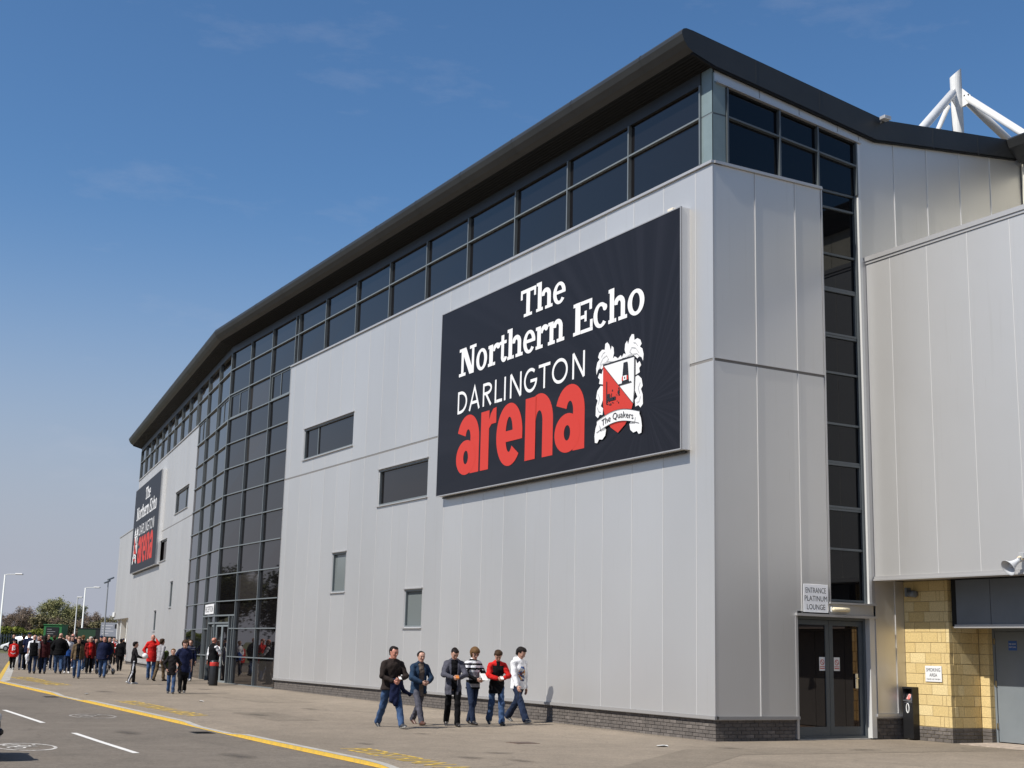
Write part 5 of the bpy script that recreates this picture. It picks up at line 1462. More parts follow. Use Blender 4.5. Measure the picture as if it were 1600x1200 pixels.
        def colp(C, sl):
            return ((~sl) & (C[:, 1] < -.05) & (np.abs(C[:, 0]) < .105 - .06 * np.abs((C[:, 2] - 1.16) / .18)) & (np.abs(C[:, 2] - 1.16) < .16)).astype(int)
        garment('hoodie', [top[1], M_print], .026, sp['hem'], 'long', colour=colp)
        hs = SDF(vx); hs.cone(W(-.07, .06, 1.47), W(.07, .06, 1.47), .055, .055).cone(W(-.075, -.03, 1.45), W(-.07, .06, 1.48), .03, .05).cone(W(.075, -.03, 1.45), W(.07, .06, 1.48), .03, .05).cone(W(0, .10, 1.42), W(0, .10, 1.36), .06, .03)
        obj('hood', sdf_mesh('hood', [hs.mesh()], [CL[top[1]]]), root)
    elif kind == 'number':    # team shirt with a number on the back
        def coln(C, sl):
            x, z_ = -C[:, 0], C[:, 2]; back = (C[:, 1] > .03) & ~sl
            one = (np.abs(x + .055) < .022) & (np.abs(z_ - 1.22) < .10)
            ex = np.hypot((x - .045) / .052, (z_ - 1.22) / .10); zero = (ex < 1) & (ex > .42)
            nm = (np.abs(x) < .09) & (np.abs(z_ - 1.37) < .016)
            hoop = (np.abs(z_ - (.93 + .05 * (np.abs(x) / .12) ** 2)) < .018) & (np.abs(x) < .13)
            return (back & (one | zero | nm | hoop)).astype(int)
        garment('shirt', [top[1], 'white'], .022, sp['hem'], 'long', colour=coln)
    elif kind == 'split':     # upper / lower colours
        garment('jacket', [top[1], top[2]], .022, sp['hem'], sp['sleeve'], colour=lambda C, sl: (C[:, 2] > top[3] - .12 * np.abs(C[:, 0]) / .15 * (0 if len(top) < 5 else 1)).astype(int))
    elif kind == 'waistcoat':
        garment('shirt', [top[2]], .008, .90, 'long', seedo=2)
        garment('waistcoat', [top[1]], .024, sp['hem'], 'none')
    # collar
    if sp['collar']:
        c = SDF(min(vx, .014))
        for i in range(9):
            t0, t1 = rad(-215 + 250 * i / 9 + 0), rad(-215 + 250 * (i + 1) / 9)
            f_ = lambda t: W(.066 * math.cos(t), .012 + .058 * -math.sin(t) * -1 if False else .012 + .058 * math.sin(t), 1.475 + .018 * math.sin(t))
            c.cone(f_(rad(-60 + 300 * i / 9)), f_(rad(-60 + 300 * (i + 1) / 9)), .020, .020, .01)
        obj('collar', sdf_mesh('collar', [c.mesh()], [CL[sp['collar']]]), root)
    # ---- hair / hat
    hc_, hs_ = sp['hair']
    if hs_ == 'cap':
        h_ = SDF(min(vx, .014)); h_.cone(H(0, .03, .060), H(0, -.02, .065), .086, .084).cone(H(0, -.09, .055), H(0, -.14, .040), .045, .04, .02, flat=.9)
        h_.cuts = [lambda G: (np.float32(.030) - ((np.stack(G, -1) - hc) @ RH)[..., 2])]
        obj('cap', sdf_mesh('cap', [h_.mesh()], [CL['navy']]), root)
    if hs_ not in ('bald', 'cap'):
        h_ = SDF(.009 if fine else .014)
        vol = {'short': 0.006, 'full': .016, 'curly': .030, 'long': .018, 'receding': .004}[hs_]
        h_.cone(H(0, .034, .046), H(0, -.016, .052), .083 + vol, .078 + vol)
        if hs_ != 'receding': h_.cone(H(0, .05, 0), H(0, .055, -.045), .066 + vol, .05 + vol)
        else: h_.cone(H(0, .05, 0), H(0, .055, -.03), .070, .055)
        if hs_ == 'long': h_.cone(H(0, .06, -.02), H(0, .10, -.24), .085, .075).cone(H(.06, .02, -.02), H(.08, .03, -.2), .04, .035).cone(H(-.06, .02, -.02), H(-.08, .03, -.2), .04, .035)
        if hs_ == 'curly': h_.noise = .011; h_.cone(H(.06, .0, .0), H(.065, .02, -.04), .04, .035).cone(H(-.06, .0, .0), H(-.065, .02, -.04), .04, .035)
        else: h_.noise = .008
        fh = {'short': .090, 'full': .080, 'curly': .064, 'long': .07, 'receding': .118}[hs_]
        def facecut(G):
            q = (np.stack(G, -1) - hc) @ RH / .97
            # remove hair in front of the ears and below the fringe line
            f = np.minimum(-(q[..., 1] + .030), fh - q[..., 2])
            if hs_ in ('short', 'full', 'receding'):
                f = np.maximum(f, np.minimum(-(q[..., 1] - .028), .016 - q[..., 2])); f = np.maximum(f, -.075 - q[..., 2])
            return f
        h_.cuts = [facecut]
        obj('hair', sdf_mesh('hair', [h_.mesh(seed)], [HAIRS[hc_]]), root)
    if sp.get('glasses'):
        b = MB()
        for s in (1, -1):
            c0 = H(s * .034, -.098, .012); b.tube([tuple(c0 + RH @ np.array([.026 * math.cos(i * .5236), 0, .018 * math.sin(i * .5236)])) for i in range(13)], .003, 5)
            b.tube([tuple(H(s * .06, -.095, .014)), tuple(H(s * .078, .0, .014))], .003, 5)
        b.tube([tuple(H(-.01, -.10, .015)), tuple(H(.01, -.10, .015))], .003, 5)
        b.build('glasses', M_black, root)
    info = dict(root=root, WL=WL_ * K, WR=WR_ * K, K=K)
    return info
def hand_world(info, which, off=(0, 0, 0)):
    r = info['root']; p_ = Vector(info[which]) + Vector(off)
    return Vector(r.location) + Matrix.Rotation(r.rotation_euler.z, 3, 'Z') @ p_

def head_to(dx, dy): return math.atan2(dx, -dy)      # heading so that local -Y points along (dx,dy)
CAMH = head_to(-.45, -.9)
# ------------------------------------------------------------------ the six walking along the wall
NEAR = .0125
# walking towards -y (to the right in view)
WK = head_to(.05, -1)
i1 = person((12.35, 27.15), 1.86, head_to(-.02, -1), dict(top=('plain', 'brown'), tname='fleece', bottom='jeans', shoes='skate', hair=('dark', 'short'), arms=('hold', 'hold_low'), stride=1.1, build=1.22, head=(.25, .25), hem=.86, collar='red', skin=SKIN2), 'big man in dark brown fleece with red collar, navy coat over his arm', NEAR)
i2 = person((13.45, 28.05), 1.72, head_to(.05, -1), dict(top=('open', 'denim', 'taupe'), bottom='slate', shoes='brown', hair=('dark', 'receding'), arms=('hold_low', 'hold_low'), stride=-.95, build=1.08, head=(-.1, .12), hem=.78, shirt_hem=.72), 'man in open blue denim jacket and grey trousers with receding hair', NEAR)
i3 = person((14.02, 27.45), 1.76, head_to(-.28, -1), dict(top=('open', 'slate', 'black'), bottom='black', shoes='dark', hair=('dark', 'short'), arms=('hold', 'hold'), stride=.45, head=(.15, .62), hem=.70), 'dark haired youth in open grey jacket and black trousers reading his phone', NEAR)
i4 = person((14.86, 28.1), 1.77, head_to(.1, -1), dict(top=('stripes', 'black', 'white', 'midgrey'), bottom='dkjeans', shoes='dark', hair=('fair', 'curly'), arms=('hold_low', 'hold_low'), stride=-.55, head=(-.25, .40), hem=.82, glasses=True), 'curly haired youth in glasses wearing a black, white and grey striped sweater', NEAR)
i5 = person((15.36, 27.85), 1.74, head_to(-.22, -1), dict(top=('sleeves', 'black', 'red', 1.385), bottom='jeans', shoes='dark', hair=('brown', 'full'), arms=('hold', 'hold'), stride=.55, head=(-.2, .65), hem=.74, collar='black', flare=.018), 'boy in black jacket with red sleeves looking down at his hands', NEAR)
i6 = person((16.45, 28.75), 1.90, head_to(.18, -1), dict(top=('printed', 'white'), bottom='dkjeans', shoes='skate', hair=('dark', 'full'), arms=('down', 'fwd'), stride=-1.05, head=(.35, .45), hem=.82, flare=.022), 'tall youth in white hooded top with printed chest striding beside the wall', NEAR)
def paper(info, which, off, w, h, rx, rz, label, m=M_white):
    r = empty('paper', hand_world(info, which, off), rz, label=label, cat='paper', group='papers and phones in hands')
    b = MB(); b.cbox((-w / 2, -h / 2, -.004), (w / 2, h / 2, .004), .002); o = b.build('sheet', m, r); o.rotation_euler = (rx, 0, 0)
paper(i1, 'WL', (-.06, -.10, .02), .06, .10, .6, i1['root'].rotation_euler.z, 'white phone in the hands of the man in the brown fleece')
paper(i3, 'WL', (-.07, -.10, .02), .07, .12, .6, i3['root'].rotation_euler.z, 'orange phone held by the youth in the grey jacket', mat('orange_phone', (.6, .2, .04), .4))
paper(i4, 'WL', (-.06, -.13, .06), .15, .21, .8, i4['root'].rotation_euler.z, 'white ticket paper held by the youth in striped sweater')
paper(i5, 'WL', (-.07, -.10, .02), .07, .12, .6, i5['root'].rotation_euler.z, 'pale phone held by the boy with red sleeves')
# navy coat over the big man's forearm
def drape(info, label):
    p_ = hand_world(info, 'WR', (.10, .04, -.04)); r = empty('folded_coat', p_, info['root'].rotation_euler.z, label=label, cat='coat')
    g = SDF(.016); g.noise = .012
    g.cone((-.09, .02, .03), (.10, -.02, .03), .06, .055).cone((-.05, .0, 0), (-.08, .02, -.36), .075, .065, .04).cone((.02, -.02, 0), (.0, -.02, -.44), .07, .05, .04).cone((.08, -.02, .0), (.20, .03, -.16), .05, .045, .03).cone((.20, .03, -.16), (.36, .06, -.24), .045, .035, .03)
    obj('coat', sdf_mesh('coat', [g.mesh(3)], [CL['navy']]), r)
drape(i1, 'navy coat draped over the arm of the man in the brown fleece')
# keys / ribbon in the tall youth's hand
p_ = hand_world(i6, 'WR', (0, -.03, -.10)); r = empty('lanyard', p_, label='dark strap dangling from the hand of the youth in white', cat='strap')
b = MB(); b.tube([(0, 0, .0), (.01, .0, -.10), (.0, .01, -.22)], .008, 6); b.build('strap', M_black, r)

# ------------------------------------------------------------------ people near the entrance
FAR = .022
AW = head_to(.15, 1); TW = head_to(-.2, -1)
PP = [
 ((12.12, 43.75), 1.44, head_to(-.25, -1), dict(top=('plain', 'charcoal'), bottom='jeans', shoes='dark', hair=('fair', 'full'), arms=('pocket', 'pocket'), stride=.3, hem=.72), 'small boy in dark jacket and jeans with hands in pockets, nearest the kerb'),
 ((12.65, 44.3), 1.74, head_to(-.2, -1), dict(top=('plain', 'navy'), sleeve='short', bottom='black', shoes='dark', hair=('brown', 'curly'), arms=('down', 'pocket'), stride=-.6, hem=.70, build=1.1, skirt=True), 'person with curly brown hair in navy polo shirt beside the small boy'),
 ((13.0, 52.3), 1.60, head_to(1, -.2), dict(top=('plain', 'charcoal'), bottom='black', stripe=True, shoes='white', hair=('dark', 'full'), arms=('hold', 'hold'), stride=.2, hem=.84), 'boy in black tracksuit with white leg stripe holding a ball'),
 ((15.0, 57.4), 1.90, head_to(-.25, -1), dict(top=('plain', 'red'), bottom='jeans', shoes='dark', hair=('grey', 'bald'), arms=('phone', 'pocket'), stride=.1, hem=.70, build=1.08, off=.02, skin=SKIN2), 'bald man in bright red coat and jeans talking on a phone'),
 ((15.05, 56.2), 1.74, head_to(.9, .5), dict(top=('plain', 'midgrey'), bottom='khaki', shoes='dark', hair=('brown', 'full'), arms=('hold', 'back'), stride=-.5, hem=.82), 'person in grey top and khaki trousers carrying a green jacket'),
 ((15.3, 53.6), 1.62, head_to(-.2, -1), dict(top=('plain', 'navy'), bottom='dkjeans', shoes='dark', hair=('fair', 'short'), arms=('down', 'down'), stride=.2), 'red haired boy half hidden behind the curly haired person'),
 ((16.5, 56.9), 1.72, head_to(-.6, -1), dict(top=('stripes', 'navy', 'slate', 'navy'), bottom='dkjeans', shoes='white', hair=('brown', 'short'), arms=('down', 'fwd'), stride=.3), 'youth in navy striped top by the far side of the entrance'),
 ((16.6, 57.9), 1.66, head_to(.5, .8), dict(top=('plain', 'navy'), bottom='black', shoes='dark', hair=('fair', 'short'), arms=('down', 'down'), stride=-.3), 'fair haired boy in dark top walking in at the entrance'),
 ((16.25, 52.9), 1.84, head_to(1, .45), dict(top=('waistcoat', 'black', 'white'), bottom='black', shoes='dark', hair=('grey', 'bald'), arms=('down', 'hold'), stride=.1, hem=.84, build=1.2, skin=SKIN2), 'bald steward in black waistcoat and white shirt standing at the entrance door'),
 # crowd further off
 ((11.6, 70.6), 1.50, head_to(.25, 1), dict(top=('number', 'red'), bottom='black', shoes='white', hair=('dark', 'cap'), arms=('down', 'down'), stride=.5, hem=.74, build=1.2), 'child in red football shirt with number ten on the back, on the yellow line'),
 ((12.34, 70.9), 1.84, AW, dict(top=('plain', 'navy'), sleeve='short', bottom='black', shoes='dark', hair=('dark', 'cap'), arms=('down', 'down'), stride=.3, build=1.2), 'man in dark short sleeved shirt and dark cap walking away'),
 ((11.45, 64.4), 1.76, AW, dict(top=('sleeves', 'black', 'white', 1.40), sleeve='short', bottom='dkjeans', shoes='dark', hair=('fair', 'bald'), arms=('down', 'down'), stride=.5, build=1.2), 'bald man in black shirt with white shoulders carrying something white'),
 ((12.9, 74.0), 1.78, AW, dict(top=('sleeves', 'red', 'white', 1.36), bottom='taupe', shoes='white', shorts=True, hair=('dark', 'short'), arms=('down', 'down'), stride=-.4, build=1.1), 'man in red and white shirt and shorts half hidden in the crowd'),
 ((11.9, 64.4), 1.74, AW, dict(top=('plain', 'maroon'), bottom='dkjeans', shoes='dark', hair=('dark', 'long'), arms=('hold', 'down'), stride=.4, build=1.1, hem=.74), 'woman with long dark hair in maroon jacket walking away'),
 ((17.0, 90.8), 1.80, TW, dict(top=('plain', 'black'), bottom='black', shoes='white', hair=('fair', 'short'), arms=('down', 'fwd'), stride=.6, collar='white'), 'dark clothed man with white scarf far off in front of the green kiosk'),
 ((17.9, 92.0), 1.70, TW, dict(top=('plain', 'charcoal'), bottom='black', shoes='dark', hair=('brown', 'short'), arms=('down', 'down'), stride=-.5), 'dark clothed figure beside the man with the white scarf'),
 ((12.75, 65.2), 1.90, AW, dict(top=('plain', 'black'), bottom='jeans', shoes='dark', hair=('dark', 'bald'), arms=('pocket', 'pocket'), stride=.7, build=1.4, hem=.80, off=.03), 'broad man in black jacket and blue jeans walking away mid crowd'),
 ((13.3, 66.0), 1.74, TW, dict(top=('split', 'blue', 'white', 1.18, 1), bottom='dkjeans', shoes='white', hair=('fair', 'short'), arms=('down', 'pocket'), stride=-.5, build=1.1), 'man in blue and white jacket walking towards the camera'),
 ((16.6, 85.0), 1.84, TW, dict(top=('plain', 'black'), bottom='black', shoes='dark', hair=('fair', 'short'), arms=('down', 'down'), stride=.4), 'fair haired man in black behind the blue and white jacket'),
 ((15.9, 78.0), 1.86, TW, dict(top=('plain', 'navy'), bottom='dkjeans', shoes='dark', hair=('dark', 'bald'), arms=('down', 'down'), stride=-.4, skin=SKIN2), 'ruddy bald man in navy behind the man in brown jacket'),
 ((12.15, 58.3), 1.70, head_to(-.2, -1), dict(top=('open', 'khaki', 'black'), bottom='jeans', shoes='dark', hair=('fair', 'full'), arms=('down', 'down'), stride=.55, hem=.80), 'man in open brown jacket and jeans walking towards the camera'),
 ((16.0, 74.5), 1.62, TW, dict(top=('plain', 'navy'), bottom='dkjeans', shoes='white', hair=('brown', 'short'), arms=('down', 'fwd'), stride=.4), 'short person in navy behind the white haired person'),
 ((14.3, 66.0), 1.72, TW, dict(top=('open', 'dkred', 'red'), bottom='black', shoes='dark', hair=('grey', 'full'), arms=('down', 'down'), stride=-.4, hem=.72), 'white haired person in red jacket over red sweater'),
 ((13.5, 59.6), 1.78, head_to(-.25, -1), dict(top=('plain', 'navy'), bottom='jeans', shoes='dark', hair=('brown', 'short'), arms=('pocket', 'down'), stride=.5, build=1.35, hem=.76, off=.035, skin=SKIN2, collar='white'), 'stout man in padded navy jacket and jeans in front of the buggy'),
 ((15.9, 71.0), 1.78, TW, dict(top=('plain', 'black'), bottom='black', shoes='dark', hair=('dark', 'cap'), arms=('down', 'down'), stride=.3, build=1.2), 'person in dark clothes and peaked cap behind the stout man'),
 ((19.9, 85.4), 1.68, TW, dict(top=('sleeves', 'red', 'white', 1.40), bottom='black', shoes='dark', hair=('brown', 'short'), arms=('hold', 'down'), stride=.4, build=1.1), 'person in red shirt with white shoulders near the low grey sign'),
 ((21.9, 93.2), 1.60, TW, dict(top=('plain', 'charcoal'), bottom='black', shoes='dark', hair=('dark', 'short'), arms=('hold', 'hold'), stride=.6, hem=.5, off=.04), 'figure in long dark coat near the far end of the building'),
 ((24.6, 102.6), 1.70, TW, dict(top=('sleeves', 'black', 'black', 1.4), bottom='black', shoes='dark', hair=('fair', 'cap'), arms=('down', 'down'), stride=.5, collar='white'), 'dark figure with white collar by the buff wall under the far block'),
 ((13.9, 80.0), 1.72, AW, dict(top=('plain', 'black'), bottom='dkjeans', shoes='white', hair=('dark', 'short'), arms=('down', 'down'), stride=.5), 'dark clothed person deep in the crowd behind the broad man'),
 ((18.2, 100.0), 1.75, TW, dict(top=('plain', 'dkred'), bottom='black', shoes='dark', hair=('brown', 'short'), arms=('down', 'down'), stride=.5), 'far figure in dark red top beyond the crowd'),
 ((14.6, 70.0), 1.76, TW, dict(top=('plain', 'black'), bottom='dkjeans', shoes='dark', hair=('brown', 'short'), arms=('down', 'pocket'), stride=.5), 'man in black top between the blue jacket and the white haired person'),
 ((13.2, 72.0), 1.70, AW, dict(top=('plain', 'charcoal'), bottom='black', shoes='dark', hair=('dark', 'short'), arms=('down', 'down'), stride=-.5), 'dark figure glimpsed behind the man in the blue and white jacket'),
 ((15.2, 76.0), 1.80, TW, dict(top=('open', 'black', 'white'), bottom='dkjeans', shoes='dark', hair=('dark', 'short'), arms=('down', 'fwd'), stride=.5), 'man in open black jacket over white shirt deep in the crowd'),
 ((17.3, 80.0), 1.74, TW, dict(top=('plain', 'navy'), bottom='black', shoes='dark', hair=('fair', 'short'), arms=('pocket', 'pocket'), stride=-.4), 'fair haired figure in navy left of the pushchair'),
 ((16.9, 74.5), 1.68, TW, dict(top=('plain', 'charcoal'), bottom='dkjeans', shoes='white', hair=('brown', 'long'), arms=('down', 'down'), stride=.4), 'woman in charcoal top right of the stout man'),
 ((18.4, 84.0), 1.76, AW, dict(top=('plain', 'black'), bottom='black', shoes='dark', hair=('dark', 'short'), arms=('down', 'down'), stride=.5), 'black clothed man right behind the pushchair'),
 ((21.0, 90.0), 1.74, AW, dict(top=('plain', 'navy'), bottom='black', shoes='dark', hair=('dark', 'cap'), arms=('down', 'down'), stride=.4), 'man in navy and cap right of the red shirted person'),
 ((20.2, 98.0), 1.72, TW, dict(top=('plain', 'red'), bottom='dkjeans', shoes='dark', hair=('brown', 'short'), arms=('down', 'down'), stride=.4), 'small far figure in plain red near the end of the building'),
 ((10.9, 76.0), 1.72, AW, dict(top=('plain', 'dkred'), bottom='dkjeans', shoes='dark', hair=('brown', 'short'), arms=('down', 'down'), stride=.4), 'person in dark red cut by the left edge of the picture'),
 ((14.4, 88.0), 1.75, TW, dict(top=('plain', 'black'), bottom='black', shoes='dark', hair=('brown', 'short'), arms=('down', 'down'), stride=.5), 'distant dark figure between the woman in maroon and the broad man'),
 ((12.09, 71.00), 1.75, AW, dict(top=('plain', 'black'), bottom='dkjeans', shoes='white', hair=('brown', 'short'), arms=('fwd', 'down'), stride=-0.66, build=1.09), 'figure in black top behind the child in red'),
 ((13.41, 74.28), 1.68, TW, dict(top=('plain', 'charcoal'), bottom='jeans', shoes='dark', hair=('fair', 'short'), arms=('pocket', 'pocket'), stride=-0.39, build=1.00), 'figure in charcoal top behind the bald man with white shoulders'),
 ((14.57, 78.22), 1.72, TW, dict(top=('plain', 'navy'), bottom='black', shoes='white', hair=('dark', 'short'), arms=('fwd', 'down'), stride=0.61, build=1.20), 'figure in navy top left of the woman in maroon'),
 ((13.64, 71.33), 1.76, AW, dict(top=('plain', 'black'), bottom='dkjeans', shoes='white', hair=('brown', 'full'), arms=('fwd', 'back'), stride=0.69, build=0.99), 'figure in black top between the woman in maroon and the broad man'),
 ((14.28, 72.34), 1.65, TW, dict(top=('plain', 'dkred'), bottom='dkjeans', shoes='dark', hair=('brown', 'short'), arms=('pocket', 'back'), stride=0.47, build=1.20), 'figure in dark red top right behind the broad man'),
 ((15.18, 74.53), 1.75, TW, dict(top=('plain', 'charcoal'), bottom='dkjeans', shoes='white', hair=('dark', 'full'), arms=('fwd', 'down'), stride=0.70, build=1.15), 'figure in charcoal top behind the man in the brown jacket'),
 ((14.83, 70.21), 1.81, AW, dict(top=('plain', 'black'), bottom='jeans', shoes='white', hair=('fair', 'short'), arms=('fwd', 'back'), stride=-0.55, build=1.25), 'figure in black top left of the white haired person'),
 ((15.73, 71.30), 1.66, TW, dict(top=('plain', 'navy'), bottom='dkjeans', shoes='white', hair=('brown', 'short'), arms=('pocket', 'down'), stride=0.66, build=0.96), 'figure in navy top left of the stout man'),
 ((16.78, 72.98), 1.72, TW, dict(top=('plain', 'brown'), bottom='black', shoes='dark', hair=('fair', 'short'), arms=('down', 'pocket'), stride=0.52, build=1.23), 'figure in brown top right of the stout man'),
 ((17.02, 71.43), 1.69, AW, dict(top=('plain', 'black'), bottom='black', shoes='dark', hair=('dark', 'short'), arms=('down', 'back'), stride=-0.68, build=1.24), 'figure in black top far right of the crowd beside the wall'),
]
info = {}
for i, (xy, h_, hd_, spc, lab) in enumerate(PP):
    info[i] = person(xy, h_, hd_, spc, lab, FAR if xy[1] < 60 else .028)
# things they carry
r = empty('football', hand_world(info[2], 'WL', (-.05, -.12, .06)), label='white ball held by the boy in the black tracksuit', cat='ball')
b = MB(); b.lathe([(.115 * math.sin(math.pi * i / 12), -.115 * math.cos(math.pi * i / 12)) for i in range(13)], 20); b.build('ball', M_white, r, smooth=True)
r = empty('carried_jacket', hand_world(info[4], 'WL', (.0, -.05, -.05)), info[4]['root'].rotation_euler.z, label='green jacket and papers carried by the person in grey', cat='jacket')
g = SDF(.022); g.noise = .012; g.cone((-.03, 0, .12), (.0, .0, -.40), .11, .14, .05).cone((.08, .05, .1), (.10, .06, -.30), .08, .09, .05)
obj('jacket', sdf_mesh('jacket', [g.mesh(3)], [CL['green']]), r)
r = empty('white_bag', hand_world(info[11], 'WL', (0, 0, -.10)), label='bundled white shirt dangling from the bald man\'s hand', cat='shirt')
g = SDF(.022); g.noise = .014; g.cone((0, 0, .04), (.02, 0, -.10), .10, .08, .04).cone((.02, 0, -.1), (.0, 0, -.30), .06, .04, .04)
obj('bundle', sdf_mesh('bundle', [g.mesh(3)], [CL['white']]), r)
# buggy
r = empty('pushchair', (14.75, 64.6, gz(64.6)), .3, label='dark pushchair behind the stout man in navy', cat='pushchair')
for sx_, sy_ in ((-.25, -.3), (.25, -.3), (-.25, .3), (.25, .3)):
    b = MB(); b.lathe([(.04, -.02), (.13, -.022), (.15, 0), (.13, .022), (.04, .02)], 16, org=(sx_, sy_, .15), ax='x'); b.build('wheel', M_black, r, smooth=True)
b = MB()
for sx_ in (-.23, .23): b.tube([(sx_, -.3, .15), (sx_, .1, .55), (sx_, .45, 1.0)], .018, 8); b.tube([(sx_, .3, .15), (sx_, .0, .62)], .018, 8)
b.tube([(-.23, .45, 1.0), (.23, .45, 1.0)], .02, 8); b.build('frame', mat('pushchair_frame', (.5, .5, .52), .3, .8), r)
b = MB(); b.add([(-.2, -.25, .42), (.2, -.25, .42), (.2, .1, .40), (-.2, .1, .40), (-.2, .28, .85), (.2, .28, .85)], [(0, 1, 2, 3), (3, 2, 5, 4)]); b.lathe([(.26, 0)], 3) if False else None
b.build('seat', CL['navy'], r)
b = MB(); b.add([(-.22, .28, .86), (.22, .28, .86), (.22, .1, .98), (-.22, .1, .98), (.22, -.12, .95), (-.22, -.12, .95)], [(0, 1, 2, 3), (3, 2, 4, 5)]); b.build('hood', CL['navy'], r)
# ------------------------------------------------------------------ vehicles
M_tyre = mat('tyre', (.012, .012, .012), .8)
M_rim = mat('alloy', (.45, .45, .46), .3, .8)
M_carglass = mat('car_glass', (.015, .018, .02), .05)
M_lamp_clear = mat('headlamp', (.6, .62, .65), .1, .3)
M_lamp_red = mat('tail_lamp', (.35, .01, .01), .2)
def vehicle(name, x, y, heading, paint, label, cat, van=False):
    """front towards local -Y; origin on the ground under the middle"""
    root = empty(name, (x, y, gz(y) + RZ + .004), heading, label=label, cat=cat, group='vehicles')
    L, Wd = (4.4, .86) if van else (4.1, .85)
    if van: st = [(0, .28, .62, .66, .70, .74, .66), (.12, .24, .70, .76, .80, .80, .74), (.95, .22, .92, 1.02, .84, .84, .76), (1.25, .22, .98, 1.30, .85, .85, .74), (1.75, .22, 1.02, 1.74, .85, .86, .68), (2.3, .22, 1.04, 1.83, .86, .86, .70), (3.4, .22, 1.05, 1.84, .86, .86, .72), (4.3, .24, 1.05, 1.80, .85, .85, .72), (4.4, .30, 1.0, 1.72, .82, .82, .68)]
    else: st = [(0, .30, .55, .60, .66, .70, .60), (.10, .22, .64, .70, .78, .78, .70), (.9, .20, .80, .86, .84, .83, .74), (1.15, .20, .84, .92, .84, .84, .72), (1.75, .20, .90, 1.34, .85, .85, .62), (2.4, .20, .92, 1.43, .85, .85, .60), (3.2, .20, .93, 1.38, .85, .84, .60), (3.75, .22, .93, 1.10, .82, .80, .62), (4.0, .26, .90, .96, .76, .76, .64), (4.1, .32, .60, .64, .68, .70, .60)]
    b = MB(); rows = []
    for (yy, zl, zb_, zt, wl, wb, wt) in st:
        half = [(0, zl), (wl * .9, zl), (wl, zl + .10), (wb + .012, (zl + zb_) / 2 + .05), (wb, zb_), (wt, zt - .03), (wt * .85, zt), (0, zt + .02)]
        ring = [(q[0], yy - L / 2, q[1]) for q in half] + [(-q[0], yy - L / 2, q[1]) for q in half[-2:0:-1]]
        rows.append(ring)
    n = len(rows[0])
    for i in range(len(rows) - 1):
        for k in range(n):
            b.add([rows[i][k], rows[i][(k + 1) % n], rows[i + 1][(k + 1) % n], rows[i + 1][k]], [(0, 1, 2, 3)])
    b.add(rows[0], [tuple(range(n))]); b.add(rows[-1], [tuple(range(n))[::-1]])
    me = b.mesh('body', paint, True)
    bm = bmesh.new(); bm.from_mesh(me); bmesh.ops.remove_doubles(bm, verts=bm.verts, dist=.0005); bmesh.ops.recalc_face_normals(bm, faces=bm.faces)
    bmesh.ops.subdivide_edges(bm, edges=list(bm.edges), cuts=1, use_grid_fill=True, smooth=.25); bm.to_mesh(me); bm.free()
    for p in me.polygons: p.use_smooth = True
    body = obj('body', me, root)
    gi = [(3, 4), (4, 5), (5, 6)] if not van else [(3, 4)]
    def side(i, j, k0, k1, s, f0=.06, f1=.94, zf0=.12, zf1=.88):
        P = lambda r, q: Vector(rows[r][q if s > 0 else (n - q) % n])
        def mixp(u, v): return (P(i, k0).lerp(P(j, k0), u)).lerp(P(i, k1).lerp(P(j, k1), u), v)
        q = [mixp(f0, zf0), mixp(f1, zf0), mixp(f1, zf1), mixp(f0, zf1)]
        b = MB(); b.add([tuple(v + Vector((s * .022, 0, .006))) for v in q], [(0, 1, 2, 3)]); return b
    for i, j in gi:
        for s in (1, -1): side(i, j, 4, 5, s).build('side_window', M_carglass, root)
    if not van:
        for s in (1, -1): side(6, 7, 4, 5, s, .05, .6).build('side_window', M_carglass, root)
    def across(i, j, f0, f1, w, m, nm, dz=.03):
        b = MB(); A = [Vector(rows[i][k]).lerp(Vector(rows[j][k]), f0) for k in (5, 7, n - 5)]; B = [Vector(rows[i][k]).lerp(Vector(rows[j][k]), f1) for k in (5, 7, n - 5)]
        off = Vector((0, -.02 if i < 5 else .02, dz))
        b.add([tuple(v + off) for v in A + B], [(0, 1, 4, 3), (1, 2, 5, 4)]); b.build(nm, m, root)
    across(3, 4, .04, .93, 1, M_carglass, 'windscreen')
    if not van: across(6, 7, .12, .95, 1, M_carglass, 'rear_window')
    zb0 = .40
    for s in (1, -1):
        b = MB(); b.cbox((s * .42, -L / 2 - .01, .56), (s * .70, -L / 2 + .14, .68), .03); b.build('headlamp', M_lamp_clear, root)
        b = MB(); b.cbox((s * .60, L / 2 - .10, .70), (s * .76, L / 2 - .005, .90), .02); b.build('tail_lamp', M_lamp_red, root)
        b = MB(); b.cbox((s * .86, -L / 2 + 1.35, .95), (s * 1.0, -L / 2 + 1.47, 1.08), .03); b.build('wing_mirror', M_black, root)
    b = MB(); b.cbox((-.74, -L / 2 - .05, .36), (.74, -L / 2 + .08, .46), .03); b.build('bumper_strip', M_black, root)
    b = MB(); b.cbox((-.74, L / 2 - .08, .38), (.74, L / 2 + .05, .48), .03); b.build('bumper_strip', M_black, root)
    b = MB(); b.box((-.26, -L / 2 - .058, .30), (.26, -L / 2 - .045, .41)); b.build('number_plate', M_white, root)
